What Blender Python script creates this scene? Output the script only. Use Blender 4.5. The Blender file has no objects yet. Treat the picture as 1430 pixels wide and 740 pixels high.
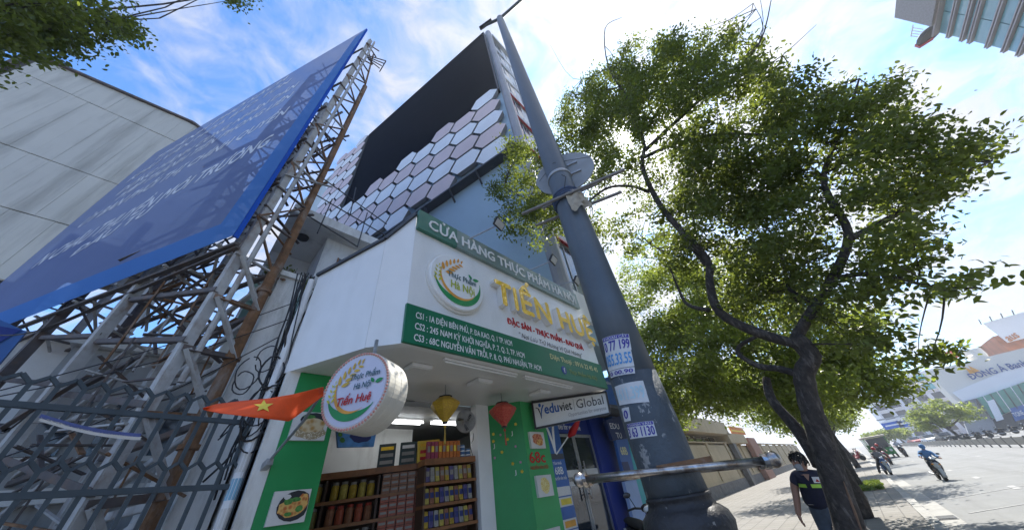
import bpy, bmesh, math, random
import numpy as np
from mathutils import Vector, Matrix
R_ = math.radians
rnd = random.Random(7)
S = bpy.context.scene
COL = S.collection

# ------------------------------------------------------------------ camera, world, sun, exposure
EYE = Vector((0, 0, 1.6))
FPX = 407.2726
_vz = Vector((630-715, 370+128, -FPX)).normalized()
_vx = Vector((1190-715, 370-622, -FPX)).normalized()
_vy = _vz.cross(_vx)
ROT = Matrix((_vx, _vy, _vz))                     # camera coords -> world coords
cam_d = bpy.data.cameras.new('camera')
cam_d.sensor_width = 36; cam_d.lens = 36*FPX/1430
cam_d.clip_start = 0.05; cam_d.clip_end = 5000
cam = bpy.data.objects.new('camera', cam_d); COL.objects.link(cam)
cam.matrix_world = Matrix.Translation(EYE) @ ROT.to_4x4()
S.camera = cam
S.view_settings.view_transform = 'Standard'
S.view_settings.look = 'None'
S.view_settings.exposure = 1.52
S.view_settings.gamma = 1.0

SUN_EL, SUN_AZ = R_(52.0), R_(-0.4)
SUN = Vector((math.cos(SUN_EL)*math.cos(SUN_AZ), math.cos(SUN_EL)*math.sin(SUN_AZ), math.sin(SUN_EL)))
sd = bpy.data.lights.new('sun', 'SUN'); sd.energy = 3.3; sd.angle = R_(0.5); sd.color = (1, .95, .86)
so = bpy.data.objects.new('sun', sd); COL.objects.link(so)
so.rotation_euler = (-SUN).to_track_quat('-Z', 'Y').to_euler(); so.location = (0, 0, 60)

W = bpy.data.worlds.new('World'); S.world = W; W.use_nodes = True
nt = W.node_tree; nt.nodes.clear()
def N(tree, typ, **kw):
    n = tree.nodes.new(typ)
    for k, v in kw.items():
        if k.startswith('i_'):
            n.inputs[k[2:].replace('_', ' ')].default_value = v
        else: setattr(n, k, v)
    return n
def mth(tree, op, a, b=None, c=None, clamp=False):
    n = tree.nodes.new('ShaderNodeMath'); n.operation = op; n.use_clamp = clamp
    for i, x in enumerate((a, b, c)):
        if x is None: continue
        if isinstance(x, (int, float)): n.inputs[i].default_value = x
        else: tree.links.new(x, n.inputs[i])
    return n.outputs[0]
def mixc(tree, f, a, b, blend='MIX'):
    n = tree.nodes.new('ShaderNodeMix'); n.data_type = 'RGBA'; n.blend_type = blend
    for s, x in ((n.inputs[0], f), (n.inputs[6], a), (n.inputs[7], b)):
        if isinstance(x, (int, float)): s.default_value = x
        elif isinstance(x, (tuple, list)): s.default_value = (*x[:3], 1)
        else: tree.links.new(x, s)
    return n.outputs[2]
def ramp(tree, x, stops):
    n = tree.nodes.new('ShaderNodeValToRGB'); e = n.color_ramp.elements
    while len(e) > 1: e.remove(e[-1])
    for i, (p, c) in enumerate(stops):
        el = e[0] if i == 0 else e.new(p)
        el.position = p; el.color = (c, c, c, 1) if isinstance(c, (int, float)) else (*c, 1)
    tree.links.new(x, n.inputs[0]); return n.outputs[0]
sky = N(nt, 'ShaderNodeTexSky', sky_type='NISHITA', sun_disc=False)
sky.sun_elevation = SUN_EL; sky.sun_rotation = math.pi/2 - SUN_AZ
sky.air_density = 1.0; sky.dust_density = 0.6; sky.ozone_density = 1.6
tc = N(nt, 'ShaderNodeTexCoord'); sx = N(nt, 'ShaderNodeSeparateXYZ'); nt.links.new(tc.outputs['Generated'], sx.inputs[0])
zz = mth(nt, 'ADD', mth(nt, 'MAXIMUM', sx.outputs[2], 0.0), 0.22)
cxy = N(nt, 'ShaderNodeCombineXYZ')
nt.links.new(mth(nt, 'DIVIDE', sx.outputs[0], zz), cxy.inputs[0]); nt.links.new(mth(nt, 'DIVIDE', sx.outputs[1], zz), cxy.inputs[1])
cxy.inputs[2].default_value = 3.1
n1 = N(nt, 'ShaderNodeTexNoise', i_Scale=1.5, i_Detail=3.0, i_Roughness=0.5, i_Distortion=0.2)
n2 = N(nt, 'ShaderNodeTexNoise', i_Scale=8.0, i_Detail=10.0, i_Roughness=0.6, i_Distortion=0.5)
for n in (n1, n2): nt.links.new(cxy.outputs[0], n.inputs['Vector'])
dp = N(nt, 'ShaderNodeVectorMath', operation='DOT_PRODUCT'); nt.links.new(tc.outputs['Generated'], dp.inputs[0]); dp.inputs[1].default_value = SUN
dot = mth(nt, 'MAXIMUM', dp.outputs['Value'], 0.0)
near = mth(nt, 'POWER', dot, 3.0)
dens = mth(nt, 'ADD', mth(nt, 'MULTIPLY', n1.outputs[0], 0.60), mth(nt, 'MULTIPLY', n2.outputs[0], 0.52))
dens = mth(nt, 'ADD', dens, mth(nt, 'MULTIPLY', near, 0.19))
low = mth(nt, 'POWER', mth(nt, 'SUBTRACT', 1.0, mth(nt, 'MAXIMUM', sx.outputs[2], 0.0), clamp=True), 5.0)
dens = mth(nt, 'ADD', dens, mth(nt, 'MULTIPLY', low, 0.22))
cl = ramp(nt, dens, [(0.52, 0.03), (0.60, 0.35), (0.70, 0.88), (0.78, 1.0)])
bright = mth(nt, 'ADD', 2.0, mth(nt, 'MULTIPLY', mth(nt, 'POWER', dot, 12.0), 1.3))
bright = mth(nt, 'ADD', bright, mth(nt, 'MULTIPLY', mth(nt, 'POWER', dot, 200.0), 9.0))
bright = mth(nt, 'ADD', bright, mth(nt, 'MULTIPLY', mth(nt, 'POWER', dot, 5000.0), 45.0))
shade = mth(nt, 'ADD', 0.80, mth(nt, 'MULTIPLY', n2.outputs[0], 0.4))
cc = N(nt, 'ShaderNodeCombineXYZ'); b2 = mth(nt, 'MULTIPLY', bright, shade)
nt.links.new(b2, cc.inputs[0]); nt.links.new(mth(nt, 'MULTIPLY', b2, 1.01), cc.inputs[1]); nt.links.new(mth(nt, 'MULTIPLY', b2, 1.05), cc.inputs[2])
skyc = mixc(nt, 1.0, sky.outputs[0], (0.40, 0.66, 0.92), 'MULTIPLY')
col = mixc(nt, cl, skyc, cc.outputs[0])
bg = N(nt, 'ShaderNodeBackground'); bg.inputs[1].default_value = 0.15
nt.links.new(col, bg.inputs[0]); wo = N(nt, 'ShaderNodeOutputWorld'); nt.links.new(bg.outputs[0], wo.inputs[0])
S.cycles.max_bounces = 8; S.cycles.transparent_max_bounces = 12

# ------------------------------------------------------------------ pixel of the photograph -> point of the place
def ray(px, py):
    return (ROT @ Vector((px-715, 370-py, -FPX))).normalized()
def onY(px, py, D):
    r = ray(px, py); return EYE + r*(D/r.y)
def onX(px, py, D):
    r = ray(px, py); return EYE + r*(D/r.x)
def onZ(px, py, z=0.0):
    r = ray(px, py); return EYE + r*((z-1.6)/r.z)
def onP(px, py, p, n):
    r = ray(px, py); return EYE + r*((Vector(p)-EYE).dot(n)/r.dot(n))
def ah(px, py, d):
    r = ray(px, py); return EYE + r*(d/math.hypot(r.x, r.y))

# ------------------------------------------------------------------ materials
MATS = {}
def mat(name, c, rough=.6, var=.18, scale=6.0, metal=0.0, bump=0.0, bscale=60.0, dirt=None, dirt_amt=.0, dscale=(3, 3, .5), spec=.4, emit=0.0, d0=.5, dw=.22):
    if name in MATS: return MATS[name]
    m = bpy.data.materials.new(name); m.use_nodes = True; t = m.node_tree; p = t.nodes['Principled BSDF']
    g = t.nodes.new('ShaderNodeNewGeometry')
    nz = N(t, 'ShaderNodeTexNoise', i_Scale=scale, i_Detail=6.0, i_Roughness=.6); t.links.new(g.outputs['Position'], nz.inputs['Vector'])
    f = ramp(t, nz.outputs[0], [(.3, 0.0), (.7, 1.0)])
    lo = tuple(max(0, x*(1-var)) for x in c); hi = tuple(min(1, x*(1+var*.7)) for x in c)
    colr = mixc(t, f, lo, hi)
    if dirt:
        mp = N(t, 'ShaderNodeMapping'); mp.inputs['Scale'].default_value = dscale; t.links.new(g.outputs['Position'], mp.inputs[0])
        dn = N(t, 'ShaderNodeTexNoise', i_Scale=1.0, i_Detail=8.0, i_Roughness=.68); t.links.new(mp.outputs[0], dn.inputs['Vector'])
        df = ramp(t, dn.outputs[0], [(d0, 0.0), (d0+dw, dirt_amt)])
        colr = mixc(t, df, colr, dirt)
    t.links.new(colr, p.inputs['Base Color'])
    p.inputs['Roughness'].default_value = rough; p.inputs['Metallic'].default_value = metal
    p.inputs['Specular IOR Level'].default_value = spec
    rr = mth(t, 'ADD', rough-.07, mth(t, 'MULTIPLY', nz.outputs[0], .14), clamp=True); t.links.new(rr, p.inputs['Roughness'])
    if bump:
        bn = N(t, 'ShaderNodeTexNoise', i_Scale=bscale, i_Detail=5.0); t.links.new(g.outputs['Position'], bn.inputs['Vector'])
        bm_ = N(t, 'ShaderNodeBump'); bm_.inputs['Strength'].default_value = bump; bm_.inputs['Distance'].default_value = .02
        t.links.new(bn.outputs[0], bm_.inputs['Height']); t.links.new(bm_.outputs[0], p.inputs['Normal'])
    if emit:
        t.links.new(colr, p.inputs['Emission Color']); p.inputs['Emission Strength'].default_value = emit
    MATS[name] = m; return m
def leafmat(name, c, tr, amt=.5):
    m = bpy.data.materials.new(name); m.use_nodes = True; t = m.node_tree; t.nodes.clear()
    g = t.nodes.new('ShaderNodeNewGeometry')
    nz = N(t, 'ShaderNodeTexNoise', i_Scale=1.3, i_Detail=3.0); t.links.new(g.outputs['Position'], nz.inputs['Vector'])
    f = mth(t, 'ADD', mth(t, 'MULTIPLY', g.outputs['Random Per Island'], .6), mth(t, 'MULTIPLY', nz.outputs[0], .5), clamp=True)
    c1 = mixc(t, f, tuple(x*.6 for x in c), tuple(x*1.35 for x in c)); c2 = mixc(t, f, tuple(x*.6 for x in tr), tuple(x*1.3 for x in tr))
    d = N(t, 'ShaderNodeBsdfPrincipled'); d.inputs['Roughness'].default_value = .45; d.inputs['Specular IOR Level'].default_value = .35
    t.links.new(c1, d.inputs['Base Color'])
    tl = N(t, 'ShaderNodeBsdfTranslucent'); t.links.new(c2, tl.inputs['Color'])
    mx = N(t, 'ShaderNodeMixShader'); mx.inputs[0].default_value = amt
    t.links.new(d.outputs[0], mx.inputs[1]); t.links.new(tl.outputs[0], mx.inputs[2])
    o = N(t, 'ShaderNodeOutputMaterial'); t.links.new(mx.outputs[0], o.inputs[0]); MATS[name] = m; return m

# ------------------------------------------------------------------ mesh helpers
BASE = {}
class MB:
    def __init__(s): s.v = []; s.f = []; s.m = []; s.mi = 0
    def add(s, vs, fs):
        o = len(s.v); s.v += [Vector(x) for x in vs]
        for f in fs: s.f.append([i+o for i in f]); s.m.append(s.mi)
    def box(s, c, d, ax=None):
        c = Vector(c); X, Y, Z = ax if ax else (Vector((1, 0, 0)), Vector((0, 1, 0)), Vector((0, 0, 1)))
        hx, hy, hz = d[0]/2, d[1]/2, d[2]/2
        vs = [c+X*(hx*i)+Y*(hy*j)+Z*(hz*k) for k in (-1, 1) for j in (-1, 1) for i in (-1, 1)]
        s.add(vs, [(0, 2, 3, 1), (4, 5, 7, 6), (0, 1, 5, 4), (2, 6, 7, 3), (0, 4, 6, 2), (1, 3, 7, 5)]); return s
    def box2(s, a, b):
        a = Vector(a); b = Vector(b); return s.box((a+b)/2, (abs(b.x-a.x), abs(b.y-a.y), abs(b.z-a.z)))
    def prism(s, pts, vec):
        n = len(pts); vec = Vector(vec); a = [Vector(p) for p in pts]; b = [p+vec for p in a]
        fs = [list(range(n))[::-1], list(range(n, 2*n))] + [(i, (i+1) % n, n+(i+1) % n, n+i) for i in range(n)]
        s.add(a+b, fs); return s
    def bar(s, p, q, w, h=None, up=(0, 0, 1)):
        p = Vector(p); q = Vector(q); d = q-p; L = d.length
        if L < 1e-6: return s
        d /= L; u = Vector(up)
        if abs(d.dot(u)) > .98: u = Vector((1, 0, 0)) if abs(d.x) < .9 else Vector((0, 1, 0))
        x = d.cross(u).normalized(); z = x.cross(d).normalized()
        return s.box((p+q)/2, (w, L, h or w), (x, d, z))
    def angle(s, p, q, w, t=.008, up=(0, 0, 1)):
        p = Vector(p); q = Vector(q); d = (q-p).normalized(); u = Vector(up)
        if abs(d.dot(u)) > .98: u = Vector((1, 0, 0))
        x = d.cross(u).normalized(); z = x.cross(d).normalized(); L = (q-p).length; c = (p+q)/2
        s.box(c+x*(w/2), (w, L, t), (x, d, z)); s.box(c+z*(w/2+t/2), (t, L, w), (x, d, z)); return s
    def tube(s, pts, r, n=8, cap=True):
        pts = [Vector(p) for p in pts]; k = len(pts)
        if isinstance(r, (int, float)): r = [r]*k
        vs = []; prev = None
        for i, p in enumerate(pts):
            d = (pts[min(i+1, k-1)]-pts[max(i-1, 0)]).normalized()
            if prev is None:
                u = Vector((0, 0, 1)) if abs(d.z) < .9 else Vector((1, 0, 0)); x = d.cross(u).normalized()
            else: x = (prev-d*prev.dot(d)).normalized()
            y = d.cross(x); prev = x
            vs += [p+(x*math.cos(2*math.pi*j/n)+y*math.sin(2*math.pi*j/n))*r[i] for j in range(n)]
        fs = [(i*n+j, i*n+(j+1) % n, (i+1)*n+(j+1) % n, (i+1)*n+j) for i in range(k-1) for j in range(n)]
        if cap: fs += [list(range(n))[::-1], [(k-1)*n+j for j in range(n)]]
        s.add(vs, fs); return s
    def lathe(s, c, prof, n=16, ax=(0, 0, 1), ref=None):
        c = Vector(c); z = Vector(ax).normalized()
        x = (Vector(ref) if ref else (Vector((1, 0, 0)) if abs(z.x) < .9 else Vector((0, 1, 0)))); x = (x-z*x.dot(z)).normalized(); y = z.cross(x)
        vs = [c+z*h+(x*math.cos(2*math.pi*j/n)+y*math.sin(2*math.pi*j/n))*max(r, 1e-4) for r, h in prof for j in range(n)]
        k = len(prof)
        fs = [(i*n+j, i*n+(j+1) % n, (i+1)*n+(j+1) % n, (i+1)*n+j) for i in range(k-1) for j in range(n)]
        fs += [list(range(n))[::-1], [(k-1)*n+j for j in range(n)]]
        s.add(vs, fs); return s
    def ball(s, c, r, n=10, m=7, ax=None):
        c = Vector(c); r = (r, r, r) if isinstance(r, (int, float)) else r
        X, Y, Z = ax if ax else (Vector((1, 0, 0)), Vector((0, 1, 0)), Vector((0, 0, 1)))
        vs = []
        for i in range(m+1):
            t = math.pi*i/m
            for j in range(n):
                p = 2*math.pi*j/n; q = max(math.sin(t), 1e-3)
                vs.append(c+X*(r[0]*q*math.cos(p))+Y*(r[1]*q*math.sin(p))-Z*(r[2]*math.cos(t)))
        fs = [(i*n+j, i*n+(j+1) % n, (i+1)*n+(j+1) % n, (i+1)*n+j) for i in range(m) for j in range(n)]
        s.add(vs, fs); return s
    def poly(s, pts): s.add(pts, [list(range(len(pts)))]); return s
    def grid(s, fn, nu, nv):
        vs = [fn(i/nu, j/nv) for j in range(nv+1) for i in range(nu+1)]
        s.add(vs, [(j*(nu+1)+i, j*(nu+1)+i+1, (j+1)*(nu+1)+i+1, (j+1)*(nu+1)+i) for j in range(nv) for i in range(nu)]); return s
    def build(s, name, mats, parent=None, smooth=False, bevel=0, base=None):
        return link_mesh(name, s.v, s.f, mats, parent, smooth, bevel, s.m, base)
def link_mesh(name, v, f, mats, parent=None, smooth=False, bevel=0, mi=None, base=None):
    if parent is not None: B = BASE[parent.name]
    elif base is not None: B = Vector(base)
    else:
        xs = [p[0] for p in v]; ys = [p[1] for p in v]; B = Vector(((min(xs)+max(xs))/2, (min(ys)+max(ys))/2, min(p[2] for p in v)))
    me = bpy.data.meshes.new(name)
    me.from_pydata([tuple(Vector(p)-B) for p in v], [], f)
    if not isinstance(mats, (list, tuple)): mats = [mats]
    for m in mats: me.materials.append(m)
    if mi and len(mats) > 1: me.polygons.foreach_set('material_index', mi)
    bmm = bmesh.new(); bmm.from_mesh(me); bmesh.ops.recalc_face_normals(bmm, faces=bmm.faces); bmm.to_mesh(me); bmm.free()
    if smooth: me.polygons.foreach_set('use_smooth', [True]*len(me.polygons))
    o = bpy.data.objects.new(name, me); COL.objects.link(o)
    if parent is not None: o.parent = parent
    else: o.location = B
    BASE[o.name] = B
    if bevel:
        b = o.modifiers.new('bevel', 'BEVEL'); b.width = bevel; b.segments = 2; b.limit_method = 'ANGLE'
    if smooth:
        pass
    return o
def place(me, name, parent, loc, rot=None, scale=None):
    o = bpy.data.objects.new(name, me); COL.objects.link(o); o.parent = parent; o.location = Vector(loc)-BASE[parent.name]
    if rot is not None: o.rotation_euler = rot
    if scale is not None: o.scale = scale
    BASE[o.name] = BASE[parent.name]; return o
def thing(name, loc, label=None, cat=None, group=None):
    o = bpy.data.objects.new(name, None); COL.objects.link(o); o.location = loc; o.empty_display_size = .1
    BASE[o.name] = Vector(loc); tag(o, label, cat, group); return o
def tag(o, label=None, cat=None, group=None, kind=None):
    if label: o['label'] = label
    if cat: o['category'] = cat
    if group: o['group'] = group
    if kind: o['kind'] = kind
    return o
def struct(o): o['kind'] = 'structure'; return o
def copy_tree(o, parent=None):
    c = o.copy(); COL.objects.link(c); BASE[c.name] = BASE.get(o.name, Vector())
    if parent is not None: c.parent = parent
    for ch in list(o.children): copy_tree(ch, c)
    return c

# text: baseline-left point, width vector, cap-height vector; returns world verts/faces
def text_mesh(s, bold=.0, shear=0.0, extrude=0.0, res=2, spacing=1.0):
    tr_ = dict(zip('ĐệơờởƠỜỞ', 'DêoòỏOÒỎ')); base = ''.join(tr_.get(c, c) for c in s)
    vs, fs = raw_text(base, shear, res, spacing)
    for i, ch in enumerate(s):
        if ch not in tr_: continue
        ex = max(v.x for v in raw_text(base[:i+1], 0, res, spacing)[0]); o1 = raw_text(base[i], 0, res, spacing)[0]; w = max(v.x for v in o1)-min(v.x for v in o1); x = ex-w
        yt = max(v.y for v in raw_text('O' if ch in 'ƠỜỞ' else 'o', 0, res, spacing)[0])
        if ch in 'ơờởƠỜỞ': q = [(ex-.14, yt-.09), (ex-.02, yt-.05), (ex+.03, yt+.09), (ex-.05, yt+.09), (ex-.06, yt+.0)]
        else: q = [(x-.07, .32), (x+.24, .32), (x+.24, .39), (x-.07, .39)] if ch == 'Đ' else [(x+w/2-.05, -.20), (x+w/2+.05, -.20), (x+w/2+.05, -.10), (x+w/2-.05, -.10)]
        k = len(vs); vs = vs+[Vector((a+shear*b, b, .0004 if ch == 'Đ' else 0)) for a, b in q]; fs = fs+[list(range(k, k+len(q)))]
    if bold > .006:
        b = bold*.55; V2 = []; F2 = []
        for j, (dx, dy) in enumerate(((0, 0), (-b, 0), (b, 0), (0, b*.8), (0, -b*.8))):
            k = len(V2); V2 += [Vector((v.x+dx, v.y+dy, v.z+j)) for v in vs]; F2 += [[i+k for i in f] for f in fs]
        vs, fs = V2, F2
    return vs, fs
def raw_text(s, shear, res, spacing):
    bold = 0.0; extrude = 0.0
    cu = bpy.data.curves.new('lettering_curve', 'FONT'); cu.body = s; cu.offset = bold; cu.shear = shear; cu.extrude = extrude; cu.resolution_u = res; cu.space_character = spacing
    o = bpy.data.objects.new('lettering_curve', cu); COL.objects.link(o)
    dg = bpy.context.evaluated_depsgraph_get(); me = bpy.data.meshes.new_from_object(o.evaluated_get(dg))
    vs = [v.co.copy() for v in me.vertices]; fs = [list(p.vertices) for p in me.polygons]
    bpy.data.objects.remove(o); bpy.data.curves.remove(cu); bpy.data.meshes.remove(me)
    return vs, fs
CAP = max(v.y for v in raw_text('H', 0, 2, 1.0)[0])
def text(s, P, U, V, m, parent, name='lettering', bold=.015, shear=0.0, depth=0.0, lift=.004, spacing=1.0, fn=None):
    vs, fs = text_mesh(s, bold, shear, 0.0, spacing=spacing)
    if not vs: return None
    x0 = min(v.x for v in vs); x1 = max(v.x for v in vs); P = Vector(P); U = Vector(U); V = Vector(V)
    n = U.cross(V).normalized()
    w = [P+U*((v.x-x0)/(x1-x0))+V*(v.y/CAP)+n*(lift+depth+v.z*max(lift*.12, .0006)) for v in vs]
    if fn: w = [fn(p) for p in w]
    if depth:
        k = len(w); cnt = {}
        for f in fs:
            for a, b in zip(f, f[1:]+f[:1]): cnt[(a, b)] = cnt.get((a, b), 0)+1
        bk = [p-n*depth for p in w]; sides = [(a, b, b+k, a+k) for (a, b) in cnt if (b, a) not in cnt]
        me_v = w+bk; me_f = fs+sides; mi = [0]*len(fs)+[1]*len(sides)
        return link_mesh(name, me_v, me_f, m, parent, mi=mi)
    return link_mesh(name, w, fs, m, parent)
def tri_text(*a, **k): return text(*a, **k)

# skinned bodies (people): joints with radii joined into one smooth surface
def skin(name, pts, edges, mats, parent, sub=2, base=None):
    me = bpy.data.meshes.new(name); me.from_pydata([tuple(p[:3]) for p in pts], edges, [])
    o = bpy.data.objects.new(name, me); COL.objects.link(o)
    sk = o.modifiers.new('s', 'SKIN'); sk.use_smooth_shade = True
    for i, d in enumerate(me.skin_vertices[0].data):
        r = pts[i][3]; r2 = pts[i][4] if len(pts[i]) > 4 else r
        d.radius = (r, r2); d.use_root = (i == 0)
    sb = o.modifiers.new('b', 'SUBSURF'); sb.levels = sub; sb.render_levels = sub
    dg = bpy.context.evaluated_depsgraph_get(); m2 = bpy.data.meshes.new_from_object(o.evaluated_get(dg))
    vs = [v.co.copy() for v in m2.vertices]; fs = [list(p.vertices) for p in m2.polygons]
    bpy.data.objects.remove(o); bpy.data.meshes.remove(me); bpy.data.meshes.remove(m2)
    return link_mesh(name, vs, fs, mats, parent, smooth=True, base=base)

# common materials
WHITE = mat('white_paint', (.78, .78, .77), .5, .05, 3)
FASCIA = mat('white_alu_panel', (.80, .80, .79), .32, .04, 2, dirt=(.55, .55, .52), dirt_amt=.35, dscale=(2, 2, .6))
SOFF = mat('soffit_panel', (.74, .73, .71), .35, .05, 2)
GREEN = mat('green_panel', (.02, .27, .075), .4, .10, 2.5)
GREENL = mat('light_green_panel', (.05, .36, .11), .4, .10, 2.5)
GREENS = mat('sign_green', (.012, .155, .075), .35, .10, 3)
GREENB = mat('band_green', (.05, .17, .12), .35, .2, 1.5)
GOLD = mat('gold_mirror', (.95, .55, .003), .35, .22, 14, metal=.0, bump=.5, bscale=25, spec=.5)
YEL = mat('yellow_print', (.78, .58, .06), .5)
ORANGE = mat('orange_print', (.75, .34, .05), .5)
PGREEN = mat('print_green', (.02, .27, .08), .5)
DTEXT = mat('print_dark_teal', (.03, .12, .15), .5)
REDT = mat('print_red', (.55, .02, .02), .5)
BLACK = mat('black_plastic', (.02, .02, .022), .4)
DKGREY = mat('dark_grey_metal', (.06, .065, .075), .5)
STEEL = mat('galvanised_steel', (.38, .39, .40), .45, .25, 12, metal=.6)
CHROME = mat('chrome', (.50, .49, .48), .30, .2, 20, metal=1.0, dirt=(.20, .13, .08), dirt_amt=.8, dscale=(12, 12, 12), d0=.47, dw=.15)
WOOD = mat('shelf_wood', (.26, .11, .04), .45, .3, 8)
RUBBER = mat('rubber', (.02, .02, .02), .8)
GLASSD = mat('dark_glass', (.025, .035, .045), .08, .2, 3, spec=.8)
# ------------------------------------------------------------------ ground, road, pavement
ROADZ = -0.13
KERB_Y = -0.30
ASPH = mat('worn_asphalt', (.185, .19, .19), .85, .16, .9, bump=.35, bscale=90, dirt=(.09, .09, .09), dirt_amt=.5, dscale=(.12, 1.6, 1))
def paving_mat(name, c, size, mortar):
    m = mat(name, c, .8, .14, 1.2, dirt=(c[0]*.6, c[1]*.58, c[2]*.52), dirt_amt=.6, dscale=(.8, .8, .8)); t = m.node_tree; p = t.nodes['Principled BSDF']
    g = t.nodes.new('ShaderNodeNewGeometry'); b = N(t, 'ShaderNodeTexBrick', offset=0.0)
    b.inputs['Scale'].default_value = 1.0; b.inputs['Brick Width'].default_value = size; b.inputs['Row Height'].default_value = size
    b.inputs['Mortar Size'].default_value = .012; b.inputs['Color1'].default_value = (1, 1, 1, 1); b.inputs['Color2'].default_value = (.86, .85, .83, 1); b.inputs['Mortar'].default_value = (mortar, mortar, mortar, 1)
    t.links.new(g.outputs['Position'], b.inputs['Vector'])
    src = p.inputs['Base Color'].links[0].from_socket
    t.links.new(mixc(t, 1.0, src, b.outputs['Color'], 'MULTIPLY'), p.inputs['Base Color'])
    bp = N(t, 'ShaderNodeBump'); bp.inputs['Distance'].default_value = .01; bp.inputs['Strength'].default_value = .6
    t.links.new(b.outputs['Fac'], bp.inputs['Height']); bp.invert = True; t.links.new(bp.outputs[0], p.inputs['Normal']); return m
PAVE = paving_mat('pavement_tiles', (.20, .19, .175), .4, .5)
CONC = mat('kerb_concrete', (.29, .285, .27), .8, .2, 2.5, bump=.3, bscale=40, dirt=(.2, .19, .17), dirt_amt=.6, dscale=(3, 3, 3))
LINEW = mat('road_paint_white', (.27, .27, .265), .7, .3, 6, dirt=(.25, .25, .25), dirt_amt=.5, dscale=(3, 3, 3))
SOIL = mat('earth', (.16, .13, .10), .9, .3, 1.0)
def sheet(name, x0, x1, y0, y1, z, m, nx=1, ny=1):
    b = MB(); b.grid(lambda u, v: Vector((x0+(x1-x0)*u, y0+(y1-y0)*v, z)), nx, ny); return struct(b.build(name, m))
sheet('ground', -300, 1500, -700, 700, -0.30, SOIL, 8, 8)
sheet('road', -60, 900, -24.0, KERB_Y-.62, ROADZ, ASPH, 20, 2)
b = MB(); b.prism([(-60, KERB_Y+.001, 0), (400, KERB_Y+.001, 0), (400, 60, 0), (-60, 60, 0)], (0, 0, -.29)); pv = struct(b.build('pavement', PAVE))
b = MB(); b.prism([(-60, -24.0, .0), (900, -24.0, .0), (900, -60, .0), (-60, -60, .0)], (0, 0, -.29)); struct(b.build('far_pavement', PAVE))
# gutter strip and kerb stones, each stone a piece of the pavement edge
gut = sheet('gutter', -60, 900, KERB_Y-.62, KERB_Y-.22, ROADZ+.012, CONC, 20, 1)
kb = MB(); kb.box((0, 0, 0), (.985, .21, .34)); ks = kb.build('kerb_stone', CONC, pv, bevel=.015)
kme = ks.data; ks.location = Vector((8.5, KERB_Y-.108, -.165))-BASE[pv.name]; BASE[ks.name] = BASE[pv.name]
for o_ in (ks,):
    for v in o_.data.vertices: v.co += BASE[pv.name]
for i in range(1, 60):
    k = ks.copy(); COL.objects.link(k); k.parent = pv
    k.location = Vector((8.5+i, KERB_Y-.108+rnd.uniform(-.008, .008), -.165+rnd.uniform(-.006, .004)))-BASE[pv.name]; k.rotation_euler.z = rnd.uniform(-.006, .006)
b = MB(); b.box2((-60, KERB_Y-.215, -.29), (7.9, KERB_Y-.001, -.002)); b.box2((68.1, KERB_Y-.215, -.29), (400, KERB_Y-.001, -.002)); tag(b.build('kerb_run', CONC, pv), kind='stuff')
# drain grate in the gutter
b = MB()
for i in range(7): b.box((14.4+i*.075, KERB_Y-.42, ROADZ+.026), (.045, .32, .02))
b.box((14.62, KERB_Y-.42, ROADZ+.018), (.62, .36, .008)); b.build('drain_grate', DKGREY, gut)
# painted marks
def mark(x0, y0, x1, y1, w):
    b = MB(); b.bar((x0, y0, ROADZ+.006), (x1, y1, ROADZ+.006), w, .004); struct(b.build('road_marking', LINEW))
for (x0, y0, x1, y1, w) in [(19.4, -2.95, 20.5, -3.0, .16), (24.2, -2.95, 25.2, -2.98, .15), (30, -3.0, 31, -3.0, .15), (37, -3, 38.2, -3, .15), (46, -3, 47.2, -3, .15), (21.6, -5.7, 22.9, -5.7, .16), (29, -5.8, 30, -5.8, .15), (40, -5.8, 41, -5.8, .15)]:
    mark(x0, y0, x1, y1, w)
mark(15.2, -1.2, 17.9, -4.6, .06); mark(18.3, -1.2, 22.6, -6.0, .06)

# ------------------------------------------------------------------ the food shop
TUBE = mat('lit_tube', (.95, .98, 1.0), .4, .0, emit=3.0)
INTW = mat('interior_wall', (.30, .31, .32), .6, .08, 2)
TILE = mat('floor_tile', (.35, .33, .3), .4, .1, 3)
OLDW = mat('old_white_wall', (.74, .73, .69), .8, .14, 1.5, bump=.25, bscale=30, dirt=(.20, .18, .14), dirt_amt=.75, dscale=(2.2, 2.2, .5))
def quadpx(name, y, px, m, parent, th=.03, bevel=0):
    b = MB(); b.prism([onY(p[0], p[1], y) for p in px], (0, th, 0)); return b.build(name, m, parent, bevel=bevel)
FY, FX0, FX1, SZ, TZ = 3.0, 1.48, 6.12, 3.19, 5.09
shop = thing('food_shop', (3.2, 4.3, 0), 'white fronted grocery shop with green pillars and an open lit front under a wide fascia', 'shop')
b = MB(); b.box2((FX0, FY, SZ), (FX1, FY+.10, TZ+.06)); b.build('fascia_panel', FASCIA, shop)
b = MB(); b.prism([(FX0-.002, FY+.002, SZ-.003), (1.18, 3.30, SZ-.003), (1.18, 3.30, 4.90), (FX0-.002, FY+.002, 5.40)], (.06, .09, 0)); b.build('wing_panel', FASCIA, shop)
b = MB(); b.prism([(1.178, 3.304, SZ-.006), (.68, 4.37, SZ-.006), (.68, 4.37, 4.66), (1.178, 3.304, 4.90)], (.08, .05, 0)); b.build('wing_panel', FASCIA, shop)
b = MB(); b.bar((1.47, 3.0, 5.425), (1.175, 3.30, 4.925), .07, .05); b.bar((1.175, 3.30, 4.925), (.67, 4.38, 4.685), .07, .05); b.build('wing_capping', DKGREY, shop)
b = MB(); b.box2((FX1-.06, FY+.101, SZ), (FX1, 6, TZ)); b.build('return_panel', FASCIA, shop)
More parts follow.
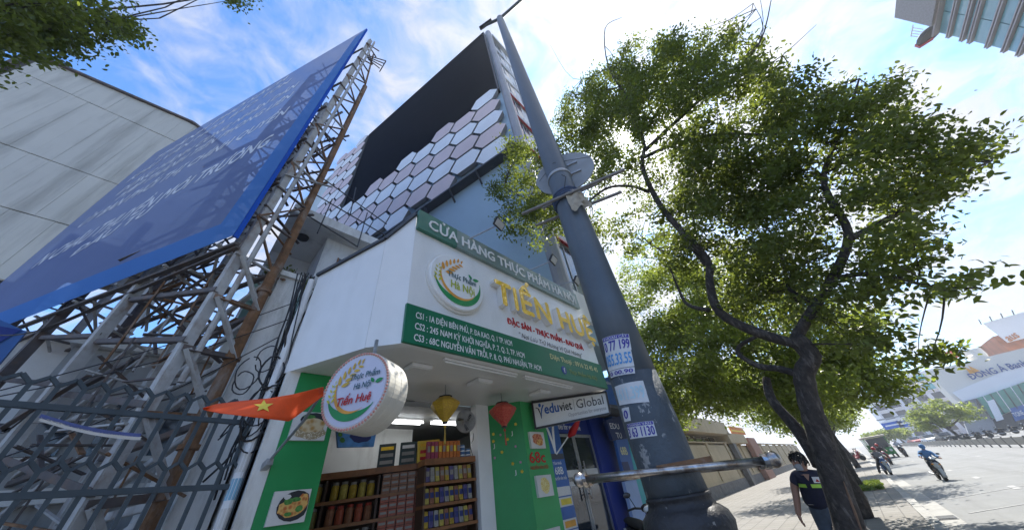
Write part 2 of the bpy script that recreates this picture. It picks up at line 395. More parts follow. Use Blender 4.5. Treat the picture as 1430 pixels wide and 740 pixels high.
b = MB(); b.prism([(FX0+.02, FY+.1, SZ+.004), (FX1-.06, FY+.1, SZ+.004), (FX1-.06, 4.9, SZ+.004), (.75, 4.9, SZ+.004), (.75, 4.37, SZ+.004), (1.24, 3.36, SZ+.004)], (0, 0, .05)); b.build('soffit', SOFF, shop)
b = MB(); b.prism([(FX0+.02, FY+.1, 4.5), (FX1-.06, FY+.1, 4.5), (FX1-.06, 12, 4.5), (.72, 12, 4.5), (.72, 4.37, 4.5), (1.24, 3.36, 4.5)], (0, 0, .08)); b.build('roof', DKGREY, shop)
# room
b = MB(); b.box2((.70, 4.37, 0), (.82, 12, 4.5)); b.build('side_wall', OLDW, shop)
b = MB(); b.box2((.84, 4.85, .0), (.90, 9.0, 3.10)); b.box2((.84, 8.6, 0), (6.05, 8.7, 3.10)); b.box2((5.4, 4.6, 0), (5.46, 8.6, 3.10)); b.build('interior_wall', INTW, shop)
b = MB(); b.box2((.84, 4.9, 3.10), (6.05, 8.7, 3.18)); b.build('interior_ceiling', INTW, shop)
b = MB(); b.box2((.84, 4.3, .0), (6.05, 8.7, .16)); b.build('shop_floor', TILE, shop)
# pillars
b = MB(); b.box2((.70, 4.296, 0), (.838, 4.85, SZ)); b.build('corner_strip', OLDW, shop)
pl = MB().box2((.84, 4.285, 0), (1.335, 4.80, SZ)).build('pillar', GREEN, shop)
b = MB(); b.prism([(4.30, 4.77, 0), (4.75, 4.28, 0), (4.751, 5.0, 0), (4.30, 5.0, 0)], (0, 0, SZ)); pr = b.build('pillar', GREEN, shop)
b = MB(); b.box2((4.754, 4.278, 0), (5.46, 4.55, SZ)); p68 = b.build('number_panel', GREENL, shop)
b = MB(); b.box2((3.98, 4.74, 0), (4.292, 4.95, SZ)); b.build('door_post', WHITE, shop)
# soffit lamps
for px in ((582, 517), (670, 536), (754, 550)):
    c = onZ(px[0], px[1], 3.15); b = MB(); b.box((c.x, c.y, 3.162), (.30, .30, .05)); l = b.build('ceiling_lamp', WHITE, shop, bevel=.006)
    b = MB(); b.box((c.x, c.y, 3.133), (.25, .25, .008)); b.build('diffuser', SOFF, l)
for a, c in (((620, 503), (721.5, 525)), ((732, 527), (799, 542))):
    p = onZ(*a, 3.15); q = onZ(*c, 3.15); b = MB(); b.bar(p+Vector((0, 0, .02)), q+Vector((0, 0, .02)), .05, .03); l = b.build('tube_lamp', WHITE, shop)
    b = MB(); b.tube([p+Vector((.02, 0, -.014)), q+Vector((-.02, 0, -.014))], .013, 8); b.build('tube', WHITE, l)
# lit tubes in the room
for y, x0, x1 in ((5.55, 2.25, 3.35), (5.47, 3.5, 4.35)):
    b = MB(); b.box(((x0+x1)/2, y+.06, 3.075), (x1-x0, .12, .03)); l = b.build('tube_fitting', WHITE, shop)
    for dy in (0.0, .11):
        b = MB(); b.tube([(x0+.02, y+dy, 3.03), (x1-.02, y+dy, 3.03)], .016, 8); b.build('lit_tube', TUBE, l)

# decals on the dark green pillar face
DA, DB = Vector((4.30, 4.77, 0)), Vector((4.75, 4.28, 0)); dn = (DB-DA).normalized(); dN = Vector((-dn.y, dn.x, 0)); dN = dN if dN.x < 0 else -dN
PINK = mat('pink_print', (.55, .30, .42), .6)
def onDecal(px, py): return onP(px, py, DA, dN)
for i, (px, py) in enumerate([(689, 606), (689, 616), (709, 613), (720, 592), (701, 631), (716, 647), (729, 658), (720, 623), (699, 607), (727, 645), (691, 639)]):
    c = onDecal(px, py); b = MB(); r = .022 if i < 7 else .018
    for k in range(5):
        a = 2*math.pi*k/5; b.ball(c+dN*.006+(dn*math.cos(a)+Vector((0, 0, 1))*math.sin(a))*r*.75, (r*.55, r*.55, r*.55), 6, 4)
    b.ball(c+dN*.012, r*.5, 6, 4); b.build('paper_flower', YEL if i < 7 else PINK, pr)
for (px, py) in ((715, 604), (690, 622), (720, 659)): text('J', onDecal(px-1, py+3), dn*.03, Vector((0, 0, .06)), WHITE, pr, 'paper_letter', depth=.012, lift=0)

# food pictures: board, plate and food, printed flat
def print_mat(name, c, c2, sc=24):
    m = mat(name, c, .5, .3, sc); t = m.node_tree; p = t.nodes['Principled BSDF']; g = t.nodes.new('ShaderNodeNewGeometry')
    v = N(t, 'ShaderNodeTexVoronoi', i_Scale=sc); t.links.new(g.outputs['Position'], v.inputs['Vector'])
    src = p.inputs['Base Color'].links[0].from_socket
    t.links.new(mixc(t, ramp(t, v.outputs['Distance'], [(.25, 0), (.6, 1)]), src, c2), p.inputs['Base Color']); return m
P_CHICK = print_mat('print_chicken', (.45, .24, .06), (.62, .50, .30), 16); P_RICE = print_mat('print_rice', (.66, .60, .45), (.35, .26, .14), 60)
P_STEW = print_mat('print_stew', (.50, .13, .03), (.70, .42, .12), 26); P_HERB = mat('print_herb', (.08, .25, .05), .5, .5, 40)
P_DARK = mat('print_dark', (.03, .03, .035), .5); P_PAPER = mat('print_paper', (.66, .64, .60), .5, .1, 4); P_BLUE = mat('print_blue', (.10, .28, .62), .5, .4, 6)
P_NAVY = mat('print_navy', (.03, .04, .16), .4); P_GOLDF = print_mat('print_noodles', (.70, .48, .10), (.80, .68, .30), 40); P_RED2 = print_mat('print_sausage', (.40, .06, .03), (.62, .25, .12), 30)
def blobpoly(c, U, V, ru, rv, n=14, j=.12):
    return [c+U*(ru*math.cos(2*math.pi*k/n)*(1+rnd.uniform(-j, j)))+V*(rv*math.sin(2*math.pi*k/n)*(1+rnd.uniform(-j, j))) for k in range(n)]
def picture(px, y, parent, layers, board=P_PAPER, th=.035, lbl=None):
    P = [onY(p[0], p[1], y) for p in px]                      # TL TR BR BL
    x0 = (P[0].x+P[3].x)/2; x1 = (P[1].x+P[2].x)/2; z1 = (P[0].z+P[1].z)/2; z0 = (P[2].z+P[3].z)/2
    b = MB(); b.box2((x0, y, z0), (x1, y+th, z1)); o = b.build('food_picture', board, parent)
    if lbl: o['label'] = lbl
    w = x1-x0; h = z1-z0; U = Vector((1, 0, 0)); V = Vector((0, 0, 1))
    for k, (cx, cz, ru, rv, m) in enumerate(layers):
        pts = blobpoly(Vector((x0+w*cx, y-.003-.0015*k, z0+h*cz)), U, V, w*ru, h*rv, 16, .02 if m in (P_DARK, P_NAVY) else .14)
        pts = [Vector((min(max(p.x, x0+.004), x1-.004), p.y, min(max(p.z, z0+.004), z1-.004))) for p in pts]
        MB().poly(pts).build('print', m, o)
    return o
picture([(411, 577), (463, 574), (452, 613), (402, 616)], 4.25, pl, [(.55, .30, .46, .26, P_RICE), (.58, .72, .40, .26, P_DARK), (.55, .52, .36, .27, P_CHICK), (.38, .55, .14, .14, P_CHICK), (.72, .40, .12, .10, P_CHICK), (.42, .82, .16, .07, P_HERB)], lbl='picture of a roast chicken on rice')
picture([(382, 686), (435, 682), (425, 729), (372, 734)], 4.25, pl, [(.62, .52, .46, .46, P_DARK), (.58, .46, .36, .30, P_STEW), (.82, .62, .16, .24, P_STEW), (.42, .66, .12, .10, P_HERB), (.62, .70, .14, .07, P_HERB), (.76, .42, .10, .10, P_HERB), (.50, .28, .10, .06, P_HERB), (.36, .80, .10, .08, P_PAPER)], lbl='picture of a red stew in a black bowl')
def pic68(z1, z0, layers, x0=4.86, x1=5.28, lbl=None):
    b = MB(); b.box2((x0, 4.225, z0), (x1, 4.277, z1)); o = b.build('food_picture', P_PAPER, p68); o['label'] = lbl
    for k, (cx, cz, ru, rv, m) in enumerate(layers):
        MB().poly(blobpoly(Vector((x0+(x1-x0)*cx, 4.222-.0015*k, z0+(z1-z0)*cz)), Vector((1, 0, 0)), Vector((0, 0, 1)), (x1-x0)*ru, (z1-z0)*rv)).build('print', m, o)
pic68(2.63, 2.35, [(.5, .55, .38, .35, P_RED2), (.6, .35, .25, .2, P_STEW)], lbl='picture of red sausages')
pic68(1.93, 1.62, [(.5, .5, .30, .36, P_GOLDF), (.45, .75, .2, .14, P_GOLDF)], lbl='picture of golden noodles')
pic68(1.20, .92, [(.5, .5, .36, .34, P_DARK)], lbl='picture of a dark dish')
text('68c', (4.80, 4.276, 2.13), (.46, 0, 0), (0, 0, .17), REDT, p68, bold=.04)
text('NGUYỄN VĂN TRỖI', (4.80, 4.276, 2.03), (.50, 0, 0), (0, 0, .05), REDT, p68, bold=.03)

# ------------------------------------------------------------------ fascia signs
band = thing('name_sign', (3.6, 3.0, 5.09), 'long grey green sign strip across the top of the white shop fascia', 'sign')
nb = 6; xb = [FX0+(5.95-FX0)*i/nb for i in range(nb+1)]
for i in range(nb):
    MB().box2((xb[i]+.003, 2.93, 5.075), (xb[i+1]-.003, 2.995, 5.50)).build('sign_panel', GREENB if i in (0,) else mat('band_grey_green', (.20, .27, .25), .35, .2, 1.2), band)
text('CỬA HÀNG THỰC PHẨM HÀ NỘI', (1.66, 2.93, 5.17), (4.15, 0, 0), (0, 0, .21), WHITE, band, bold=.03, depth=.012, lift=0)

board = thing('address_sign', (3.6, 2.96, 3.19), 'dark green address strip with white and yellow lettering along the foot of the fascia', 'sign')
MB().box2((1.455, 2.955, 3.185), (6.10, 2.998, 3.70)).build('sign_panel', GREENS, board)
WT = mat('print_white', (.80, .80, .78), .5, .03)
for k, (s, x1) in enumerate([('CS1 : 1A ĐIỆN BIÊN PHỦ, P. ĐA KAO, Q. 1 TP. HCM', 3.29), ('CS2 : 245 NAM KỲ KHỞI NGHĨA, P. 7, Q. 3, TP. HCM', 3.55), ('CS3 : 68C NGUYỄN VĂN TRỖI, P. 8, Q. PHÚ NHUẬN, TP. HCM', 3.93)]):
    text(s, (1.585, 2.955, 3.525-.150*k), (x1-1.585, 0, 0), (0, 0, .085), WT, board, bold=.035)
CREAM = mat('print_cream', (.72, .68, .35), .5, .05)
text('Điện Thoại : 0916 22 45 45', (4.25, 2.955, 3.50), (1.62, 0, 0), (0, 0, .095), CREAM, board, bold=.03)
fbb = MB(); fbb.lathe((4.60, 2.952, 3.345), [(.075, 0), (.075, .005)], 20, (0, -1, 0)); fb = fbb.build('round_badge', mat('badge_blue', (.03, .06, .25), .4), board)
text('f', (4.575, 2.945, 3.30), (.05, 0, 0), (0, 0, .085), WT, fb, bold=.05)
text('Thực Phẩm Hà Nội', (4.76, 2.955, 3.31), (.98, 0, 0), (0, 0, .08), mat('print_olive', (.30, .36, .12), .5), board, bold=.03)

gl = thing('gold_letter_sign', (4.5, 3.0, 4.2), 'large raised gold shop name letters with white sides on the fascia', 'sign')
WSIDE = mat('letter_side_white', (.74, .72, .68), .45, .06)
vs, fs = text_mesh('TIẾN HUỆ', .03)
# each letter a piece of its own
def letters(s, x0, x1, z0, cap, y, depth):
    full, _ = text_mesh(s, .04); fx0 = min(v.x for v in full); fx1 = max(v.x for v in full); k = (x1-x0)/(fx1-fx0); acc = ''
    for ch in s:
        acc += ch
        if ch == ' ': continue
        a, _ = text_mesh(acc, .04); one, _ = text_mesh(ch, .04)
        ex = max(v.x for v in a); w = max(v.x for v in one)-min(v.x for v in one)
        text(ch, (x0+(ex-w-fx0)*k, y, z0), (w*k, 0, 0), (0, 0, cap), [GOLD, WSIDE], gl, 'letter', bold=.07, depth=depth, lift=0)
letters('TIẾN HUỆ', 2.97, 6.10, 4.22, .46, 2.998, .12)
text('ĐẶC SẢN - THỰC PHẨM - RAU QUẢ', (3.30, 2.998, 3.955), (2.32, 0, 0), (0, 0, .105), REDT, gl, bold=.04, depth=.01, lift=0)
text('" Nơi Lưu Trữ Hương Vị Quê Hương"', (3.55, 2.998, 3.765), (1.95, 0, 0), (0, 0, .09), mat('print_black', (.04, .035, .03), .5), gl, bold=.0, shear=.35)

# the round emblem: used on the wall disc and on the hanging light box
def emblem(c, U, V, r, parent, three):
    n = U.cross(V).normalized()
    def P(x, y, l=.004): return c+U*(x*r)+V*(y*r)+n*l
    def ring(a0, a1, r0, r1, m, l, name, dx=0, dy=0, taper=True):
        b = MB(); k = 28; vs = []
        for i in range(k+1):
            a = R_(a0+(a1-a0)*i/k); t = math.sin(math.pi*i/k) if taper else 1
            ri = r0-(r0-r1)*max(t, .08)
            vs += [P(r0*math.cos(a)+dx, r0*math.sin(a)+dy, l), P(ri*math.cos(a)+dx*1, ri*math.sin(a)+dy, l)]
        b.add(vs, [(2*i, 2*i+2, 2*i+3, 2*i+1) for i in range(k)]); b.build(name, m, parent)
    ring(190 if three else 185, 325 if three else 372, .86, .62, PGREEN, .005, 'green_arc'); ring(150, 300 if three else 330, .70, .60, ORANGE, .0065, 'orange_arc', .02, .03)
    def ear(pts, m, s, name):
        b = MB(); k = len(pts)
        for i in range(k-1):
            p = Vector(pts[i]); q = Vector(pts[i+1]); d = (q-p).normalized(); sz = s*(1-.5*i/k)
            for sg in (-1, 1):
                e = Vector((d.x*math.cos(sg*.75)-d.y*math.sin(sg*.75), d.x*math.sin(sg*.75)+d.y*math.cos(sg*.75))); g = Vector((-e.y, e.x)); m0 = p+e*sz*.15
                b.poly([P(*(m0+e*sz*t+g*sz*w), .008) for t, w in ((0, 0), (.35, .2), (.75, .16), (1.05, 0), (.75, -.16), (.35, -.2))])
        e = Vector(pts[-1]); b.poly([P(*(e+Vector(w)*s*.5), .008) for w in ((0, -.5), (.3, .2), (.5, .8), (-.1, .4))])
        b.build(name, m, parent)
    ear([(-.55+.0*i, .15) if i == 0 else (-.55+.10*i+.006*i*i, .15+.16*i-.007*i*i) for i in range(6)], ORANGE if not three else mat('wheat_gold', (.62, .40, .05), .5), .30, 'wheat_ear')
    ear([(-.74-.02*math.sin(i), -.28+.15*i) for i in range(5)], mat('wheat_yellow', (.60, .55, .05), .5), .17, 'wheat_ear')
    def leaf(x, y, a, s):
        d = Vector((math.cos(a), math.sin(a))); g = Vector((-d.y, d.x)); p = Vector((x, y))
        MB().poly([P(*(p+d*s*t+g*s*w), .008) for t, w in ((0, 0), (.3, .24), (.7, .22), (1.05, 0), (.7, -.2), (.3, -.24))]).build('leaf', PGREEN, parent)
    lx, ly = (.66, .06) if three else (.55, .27); leaf(lx, ly, R_(15), .26); leaf(lx-.03, ly+.01, R_(130), .2)
    t1 = ('Thực Phẩm', -.30, .80, .04, .17); t2 = ('Hà Nội', -.05, .58, -.27, .18)
    if three:
        text('Thực Phẩm', P(-.22, .28), U*(1.0*r), V*(.17*r), DTEXT, parent, bold=.03, shear=.15); text('Hà Nội', P(-.04, -.02), U*(.58*r), V*(.17*r), DTEXT, parent, bold=.03, shear=.15)
        text('Tiến Huệ', P(-.52, -.40), U*(1.12*r), V*(.22*r), REDT, parent, bold=.05, shear=.15)
    else:
        text('Thực Phẩm', P(-.42, .05), U*(1.10*r), V*(.20*r), DTEXT, parent, bold=.03); text('Hà Nội', P(-.30, -.33), U*(.90*r), V*(.27*r), mat('print_lime', (.42, .48, .06), .5), parent, bold=.05)
cd = Vector((2.23, 2.998, 4.335)); rd = .50
disc = thing('round_emblem_sign', (2.23, 2.998, 3.84), 'white round emblem disc with wheat ears and green arc mounted flat on the fascia', 'sign')
MB().lathe(cd, [(rd, 0), (rd, .07), (rd*.97, .085)], 40, (0, -1, 0)).build('disc', FASCIA, disc)
MB().lathe(cd, [(rd*1.06, 0), (rd*1.06, .03)], 40, (0, -1, 0)).build('back_plate', WSIDE, disc)
emblem(cd+Vector((0, -.085, 0)), Vector((1, 0, 0)), Vector((0, 0, 1)), rd, disc, False)
# hanging round light box
U = Vector((.5, -.866, 0)); V = Vector((0, 0, 1)); NN = U.cross(V).normalized(); NN = NN if NN.x < 0 else -NN
A_ = onP(450, 560, (1.06, 3.0, 0), NN); B_ = onP(551, 520, (1.06, 3.0, 0), NN)
lc = Vector((1.06, 3.0, 2.625)); lr = .355
lb = thing('round_light_box', (lc.x, lc.y, lc.z-lr), 'thick round shop light box edged with red lamps hanging under the fascia corner', 'sign')
MB().lathe(lc-NN*.33, [(lr*.985, 0), (lr, .012), (lr, .125), (lr*.994, .127), (lr*.994, .131), (lr, .133), (lr, .232), (lr*.994, .234), (lr*.994, .238), (lr, .24), (lr, .32), (lr*.985, .33), (lr*.92, .33)], 56, NN).build('drum', mat('light_box_cream', (.66, .64, .58), .4, .06), lb, smooth=False)
MB().lathe(lc, [(lr*.90, 0), (lr*.90, .004)], 44, NN).build('face', mat('light_box_face', (.60, .60, .70), .35, .04), lb)
emblem(lc+NN*.004, U, V, lr*.9, lb, True)
b = MB(); X_ = U
for k in range(72):
    a = 2*math.pi*k/72; b.ball(lc+NN*.004+(U*math.cos(a)+V*math.sin(a))*lr*.955, (.0125, .0125, .0125), 6, 4)
tag(b.build('lamp_ring', mat('lamp_red', (.70, .34, .28), .3, .3, 80), lb), kind='stuff')
MB().bar(lc-NN*.18+V*lr*.97, lc-NN*.18+V*(3.2-lc.z), .03).build('hanger', STEEL, lb)
# flood lights on arms above the sign strip
for (a, e), lab in zip((((650, 334), (697, 313)), ((736, 377), (773, 363)), ((777, 397), (806, 392))), ('flood light on an arm above the left part of the sign strip', 'flood light on an arm above the middle of the sign strip', 'flood light on the arm nearest the lamp post over the sign strip')):
    p = onY(a[0], a[1], 2.97); q = onY(e[0], e[1], 2.45)
    t = thing('flood_light', p, 'black '+lab, 'lamp', 'flood lights over the shop sign')
    MB().bar(p+Vector((0, .05, -.02)), q, .022).build('arm', STEEL, t)
    d = Vector((.12, -.6, -.5)).normalized(); x = Vector((1, .2, 0)).normalized(); z = x.cross(d).normalized(); x = d.cross(z)
    MB().box(q, (.26, .03, .17), (x, d, z)).build('lamp_head', BLACK, t, bevel=.006); MB().box(q+d*.018, (.22, .008, .13), (x, d, z)).build('lens', mat('lamp_lens', (.55, .57, .60), .2), t)
    b = MB()
    for k in range(7): b.box(q-d*.025+x*(.036*(k-3)), (.006, .03, .14), (x, d, z))
    b.build('cooling_fins', BLACK, t)

# ------------------------------------------------------------------ lanterns, fan, shelves and goods
FABY = print_mat('lantern_yellow', (.62, .42, .03), (.42, .24, .03), 90); FABR = print_mat('lantern_red', (.42, .015, .02), (.50, .10, .06), 60)
def lantern(c, rmax, h, m, lab):
    t = thing('lantern', c-Vector((0, 0, h)), lab, 'lantern')
    b = MB(); b.lathe(c, [(rmax*.45, 0), (rmax*.95, -h*.22), (rmax, -h*.30), (rmax*.75, -h*.55), (rmax*.22, -h*.93), (rmax*.18, -h)], 8); b.build('shade', m, t)
    b = MB(); b.lathe(c, [(rmax*.46, 0), (rmax*.46, .02)], 8); b.lathe(c-Vector((0, 0, h)), [(rmax*.2, 0), (rmax*.2, -.02)], 8); b.build('rim', BLACK, t)
    MB().tube([c+Vector((0, 0, .02)), (c.x, c.y, 3.185)], .004, 5).build('cord', BLACK, t)
    b = MB(); b.ball(c-Vector((0, 0, h+.06)), .022, 7, 5); b.tube([c-Vector((0, 0, h)), c-Vector((0, 0, h+.06)), c-Vector((0, 0, h+.28))], [.004, .004, .016], 6); b.build('tassel', m, t)
lantern(Vector((2.76, 4.0, 2.99)), .225, .34, FABY, 'yellow patterned silk lantern hanging in the shop opening')
lantern(Vector((3.97, 4.0, 3.00)), .245, .36, FABR, 'red and gold silk lantern hanging before the green pillar')
t = thing('wall_fan', (4.25, 5.2, 2.9), 'grey wall fan with round cage on the post inside the shop', 'fan')
fc = onY(650, 588, 4.9); fd = Vector((-.75, -.5, -.25)).normalized()
b = MB(); fx = fd.cross(Vector((0, 0, 1))).normalized(); fy = fx.cross(fd)
for k in range(24):
    a = 2*math.pi*k/24; e = fx*math.cos(a)+fy*math.sin(a); b.tube([fc+fd*.06, fc+e*.13+fd*.04, fc+e*.19, fc+e*.14-fd*.05], .003, 4)
b.lathe(fc, [(.185, -.006), (.197, 0), (.185, .006)], 24, fd); b.build('cage', STEEL, t)
for k in range(3):
    a = 2*math.pi*k/3; e = fx*math.cos(a)+fy*math.sin(a); g = fx*math.cos(a+1.1)+fy*math.sin(a+1.1)
    MB().poly([fc+e*.03, fc+e*.16, fc+(e+g).normalized()*.165+fd*.02, fc+g*.06+fd*.015]).build('blade', DKGREY, t)
MB().lathe(fc-fd*.16, [(.05, 0), (.07, .04), (.06, .10)], 12, fd).build('motor', WHITE, t); MB().tube([fc-fd*.12, fc-fd*.15+Vector((.06, .0, -.08)), (4.0, 4.85, 2.72)], .02, 8).build('bracket', WHITE, t)
MB().tube([(3.985, 4.85, 2.72), (3.96, 4.83, 2.6), (3.9, 4.86, 2.52), (3.97, 4.86, 2.3)], .006, 5).build('cord', BLACK, t)
# hanging food picture in the shop
hp = thing('hanging_picture', onY(498, 622, 5.2), 'blue hanging picture of a bowl of greens inside the shop', 'picture')
Pq = [onY(*q, 5.2) for q in ((470, 596), (527, 596), (522, 623), (472, 624))]
MB().prism(Pq, (0, .05, 0)).build('picture_board', P_BLUE, hp)
c0 = sum(Pq, Vector())/4; UU = (Pq[1]-Pq[0])*.5; HH = (Pq[0]-Pq[3])*.5
for k, (x, z, ru, rv, m) in enumerate([(.15, .0, .5, .75, P_NAVY), (.15, .45, .46, .3, P_HERB), (.35, .5, .2, .25, mat('print_lightgreen', (.2, .5, .12), .5)), (-.1, .55, .18, .25, P_HERB), (-.72, -.4, .12, .35, P_HERB), (-.8, .3, .1, .3, P_HERB)]):
    MB().poly(blobpoly(c0+UU*x+HH*z*.8+Vector((0, -.004-.002*k, 0)), UU*1.0, HH*1.0, ru, rv*.8)).build('print', m, hp)
MB().bar(Pq[0]+UU, Pq[0]+UU+Vector((0, 0, .35)), .01).build('hanger', STEEL, hp)

def shelf(name, A, B, z0, zs, depth, nb, lab, back=True, top_th=.085):
    A = Vector(A); B = Vector(B); d = (B-A).normalized(); L = (B-A).length; bk = Vector((-d.y, d.x, 0)); bk = bk if bk.y > 0 else -bk
    t = thing(name, (A+B)/2+bk*depth*.5+Vector((0, 0, z0)), lab, 'shelf')
    for k, z in enumerate(zs):
        th = top_th if k == 0 else .04; MB().box((A+B)/2+bk*depth*.5+Vector((0, 0, z-th/2)), (L+.04, depth, th), (d, bk, Vector((0, 0, 1)))).build('board', WOOD, t)
    for k in range(nb+1):
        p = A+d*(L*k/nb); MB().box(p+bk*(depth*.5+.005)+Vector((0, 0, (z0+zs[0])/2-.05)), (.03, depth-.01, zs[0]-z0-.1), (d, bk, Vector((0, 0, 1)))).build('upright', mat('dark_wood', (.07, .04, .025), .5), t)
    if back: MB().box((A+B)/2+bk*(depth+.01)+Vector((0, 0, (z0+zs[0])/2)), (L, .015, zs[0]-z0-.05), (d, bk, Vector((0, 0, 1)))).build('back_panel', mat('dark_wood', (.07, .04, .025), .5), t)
    return d, bk, L
GC = [(.42, .28, .03), (.25, .20, .06), (.36, .08, .04), (.28, .12, .06), (.07, .15, .07), (.32, .30, .26), (.10, .08, .20), (.44, .35, .07)]
gm = [mat('goods_%s' % n, c, .35, .3, 30) for n, c in zip(('amber', 'olive', 'red', 'brown', 'green', 'pale', 'violet', 'yellow'), GC)]
LIDM = mat('goods_lid', (.28, .26, .23), .4); LIDR = mat('goods_red_lid', (.38, .05, .03), .4)
def jar(p, r, h, m, lid, lab, grp):
    t = thing('jar', p, lab, 'jar', grp); MB().lathe(p, [(r*.9, 0), (r, .01), (r, h*.78), (r*.75, h*.85)], 10).build('body', m, t); MB().lathe(p+Vector((0, 0, h*.85)), [(r*.8, 0), (r*.8, h*.15)], 10).build('lid', lid, t)
def pack(p, d, bk, w, dp, h, m, lab, grp, tilt=0.0, band=None, name='food_box', cat='box'):
    zx = Vector((0, 0, 1))*math.cos(tilt)+bk*math.sin(tilt); t = thing(name, p, lab, cat, grp)
    MB().box(p+zx*(h/2), (w, dp, h), (d, bk, zx)).build('carton' if name == 'food_box' else 'bag', m, t, bevel=0 if name == 'food_box' else .012)
    MB().box(p+zx*(h*.55)-bk*(dp/2+.002), (w*.8, .004, h*.35), (d, bk, zx)).build('printed_label', band or LIDM, t)
BA, BB_ = Vector((1.30, 6.31, 0)), Vector((3.30, 5.29, 0))
zs = [2.35, 1.99, 1.70, 1.40, 1.08]
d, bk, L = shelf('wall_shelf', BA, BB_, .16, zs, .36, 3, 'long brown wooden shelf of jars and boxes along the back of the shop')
ORD5 = ('leftmost', 'second', 'middle', 'fourth', 'rightmost'); ORD10 = ('leftmost', 'second', 'third', 'fourth', 'fifth', 'sixth', 'seventh', 'eighth', 'ninth', 'rightmost')
rowname = {1.99: 'top row', 1.70: 'middle row', 1.40: 'lower row'}
for ri, z in enumerate(zs[1:4]):
    for bay in range(3):
        x0 = L*bay/3+.05; wb = L/3-.1
        if bay < 2:
            cols = ((0, 7), (1, 0), (4, 4))[ri] if bay == 0 else ((0, 7), (3, 2), (5, 5))[ri]; n = 5
            for i in range(n):
                r = .056; p = BA+d*(x0+wb*(i+.5)/n)+bk*(.10+.05*rnd.random())+Vector((0, 0, z))
                jar(p, r, rnd.uniform(.19, .24), gm[cols[i % 2]], LIDR if bay == 1 and ri == 1 else LIDM, '%s filled jar, %s of the %s bay of the long shelf' % (ORD5[i], rowname[z], ('left', 'middle')[bay]), 'jars on the long shelf, %s %s' % (rowname[z], ('left', 'middle')[bay]))
        else:
            for lev in range(3):
                for i in range(5):
                    p = BA+d*(x0+wb*(i+.5)/5)+bk*.1+Vector((0, 0, z+.003+lev*.088))
                    pack(p, d, bk, wb/5-.012, .16, .082, gm[3 if (ri == 0) else 2], '%s small carton, %s layer, %s of the right bay of the long shelf' % (ORD5[i], ('bottom', 'middle', 'top')[lev], rowname[z]), 'cartons in the right bay, %s' % rowname[z], band=LIDM)
# boxes standing on top of the long shelf
for k, (px, m, lab) in enumerate([(539, mat('box_dark', (.03, .045, .05), .5), 'black grocery box on the shelf top, leftmost of the three boxes'), (569, mat('box_teal', (.035, .06, .06), .5), 'dark teal grocery box on the shelf top between the black and the yellow box'), (598, YEL, 'yellow grocery box on the shelf top under the yellow lantern')]):
    nrm = Vector((d.y, -d.x, 0)); p = onP(px, 645, BA, nrm); p = Vector((p.x, p.y, 2.353))+bk*.12
    t = thing('food_box', p, lab, 'box'); w = .27 if k < 2 else .38
    MB().box(p+Vector((0, 0, .165)), (w, .2, .33), (d, bk, Vector((0, 0, 1)))).build('carton', m, t)
    for q in range(3): MB().box(p+Vector((0, 0, .06+.1*q))-bk*.103, (w*.75, .005, .05), (d, bk, Vector((0, 0, 1)))).build('printed_label', (LIDM if k < 2 else REDT) if q < 2 else (WT if k == 1 else GOLD), t)
CA, CB = Vector((3.06, 4.95, 0)), Vector((3.93, 4.79, 0))
zc = [2.345, 2.03, 1.755, 1.48, 1.2]
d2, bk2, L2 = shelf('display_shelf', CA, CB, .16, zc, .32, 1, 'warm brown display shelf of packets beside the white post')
for i in range(9):
    m = mat('packet_orange', (.55, .16, .03), .4, .3, 40) if i > 2 else mat('packet_magenta', (.34, .05, .10), .4, .3, 40)
    p = CA+d2*(.06+.068*i)+bk2*.08+Vector((0, 0, 2.348)); pack(p, d2, bk2, .058, .06, .25, m, '%s upright %s packet on top of the display shelf' % (ORD10[i-3 if i > 2 else i] if i not in (2, 8) else 'rightmost', 'orange' if i > 2 else 'magenta'), '%s packets on the display shelf' % ('orange' if i > 2 else 'magenta'), band=YEL if i % 2 else LIDM)
for i in range(2):
    for lev in range(3 if i == 0 else 2):
        p = CA+d2*(.70+.11*i)+bk2*.1+Vector((0, 0, 2.348+.062*lev)); t = thing('tin_can', p, 'blue and silver tin, %s of the %s stack on the display shelf' % (('bottom', 'middle' if i == 0 else 'top', 'top')[lev], ('left', 'right')[i]), 'tin', 'tins stacked on the display shelf')
        MB().lathe(p, [(.045, 0), (.045, .056), (.04, .058)], 12).build('body', mat('tin_blue', (.06, .16, .34), .3), t); MB().lathe(p+Vector((0, 0, .02)), [(.0455, 0), (.0455, .016)], 12).build('printed_label', WT, t)
for r, z in enumerate(zc[1:4]):
    for i in range(10):
        m = (gm[6], gm[7], gm[0], gm[5], gm[3])[(i*3+r) % 5]; p = CA+d2*(.05+.083*i)+bk2*.04+Vector((0, 0, z+.004))
        pack(p, d2, bk2, .072, .04, .20, m, '%s snack bag leaning on the %s row of the display shelf' % (ORD10[i], ('upper', 'middle', 'lowest')[r]), 'snack bags on the display shelf, %s row' % ('upper', 'middle', 'lowest')[r], .15, band=(P_NAVY if r else LIDM), name='snack_bag', cat='bag')
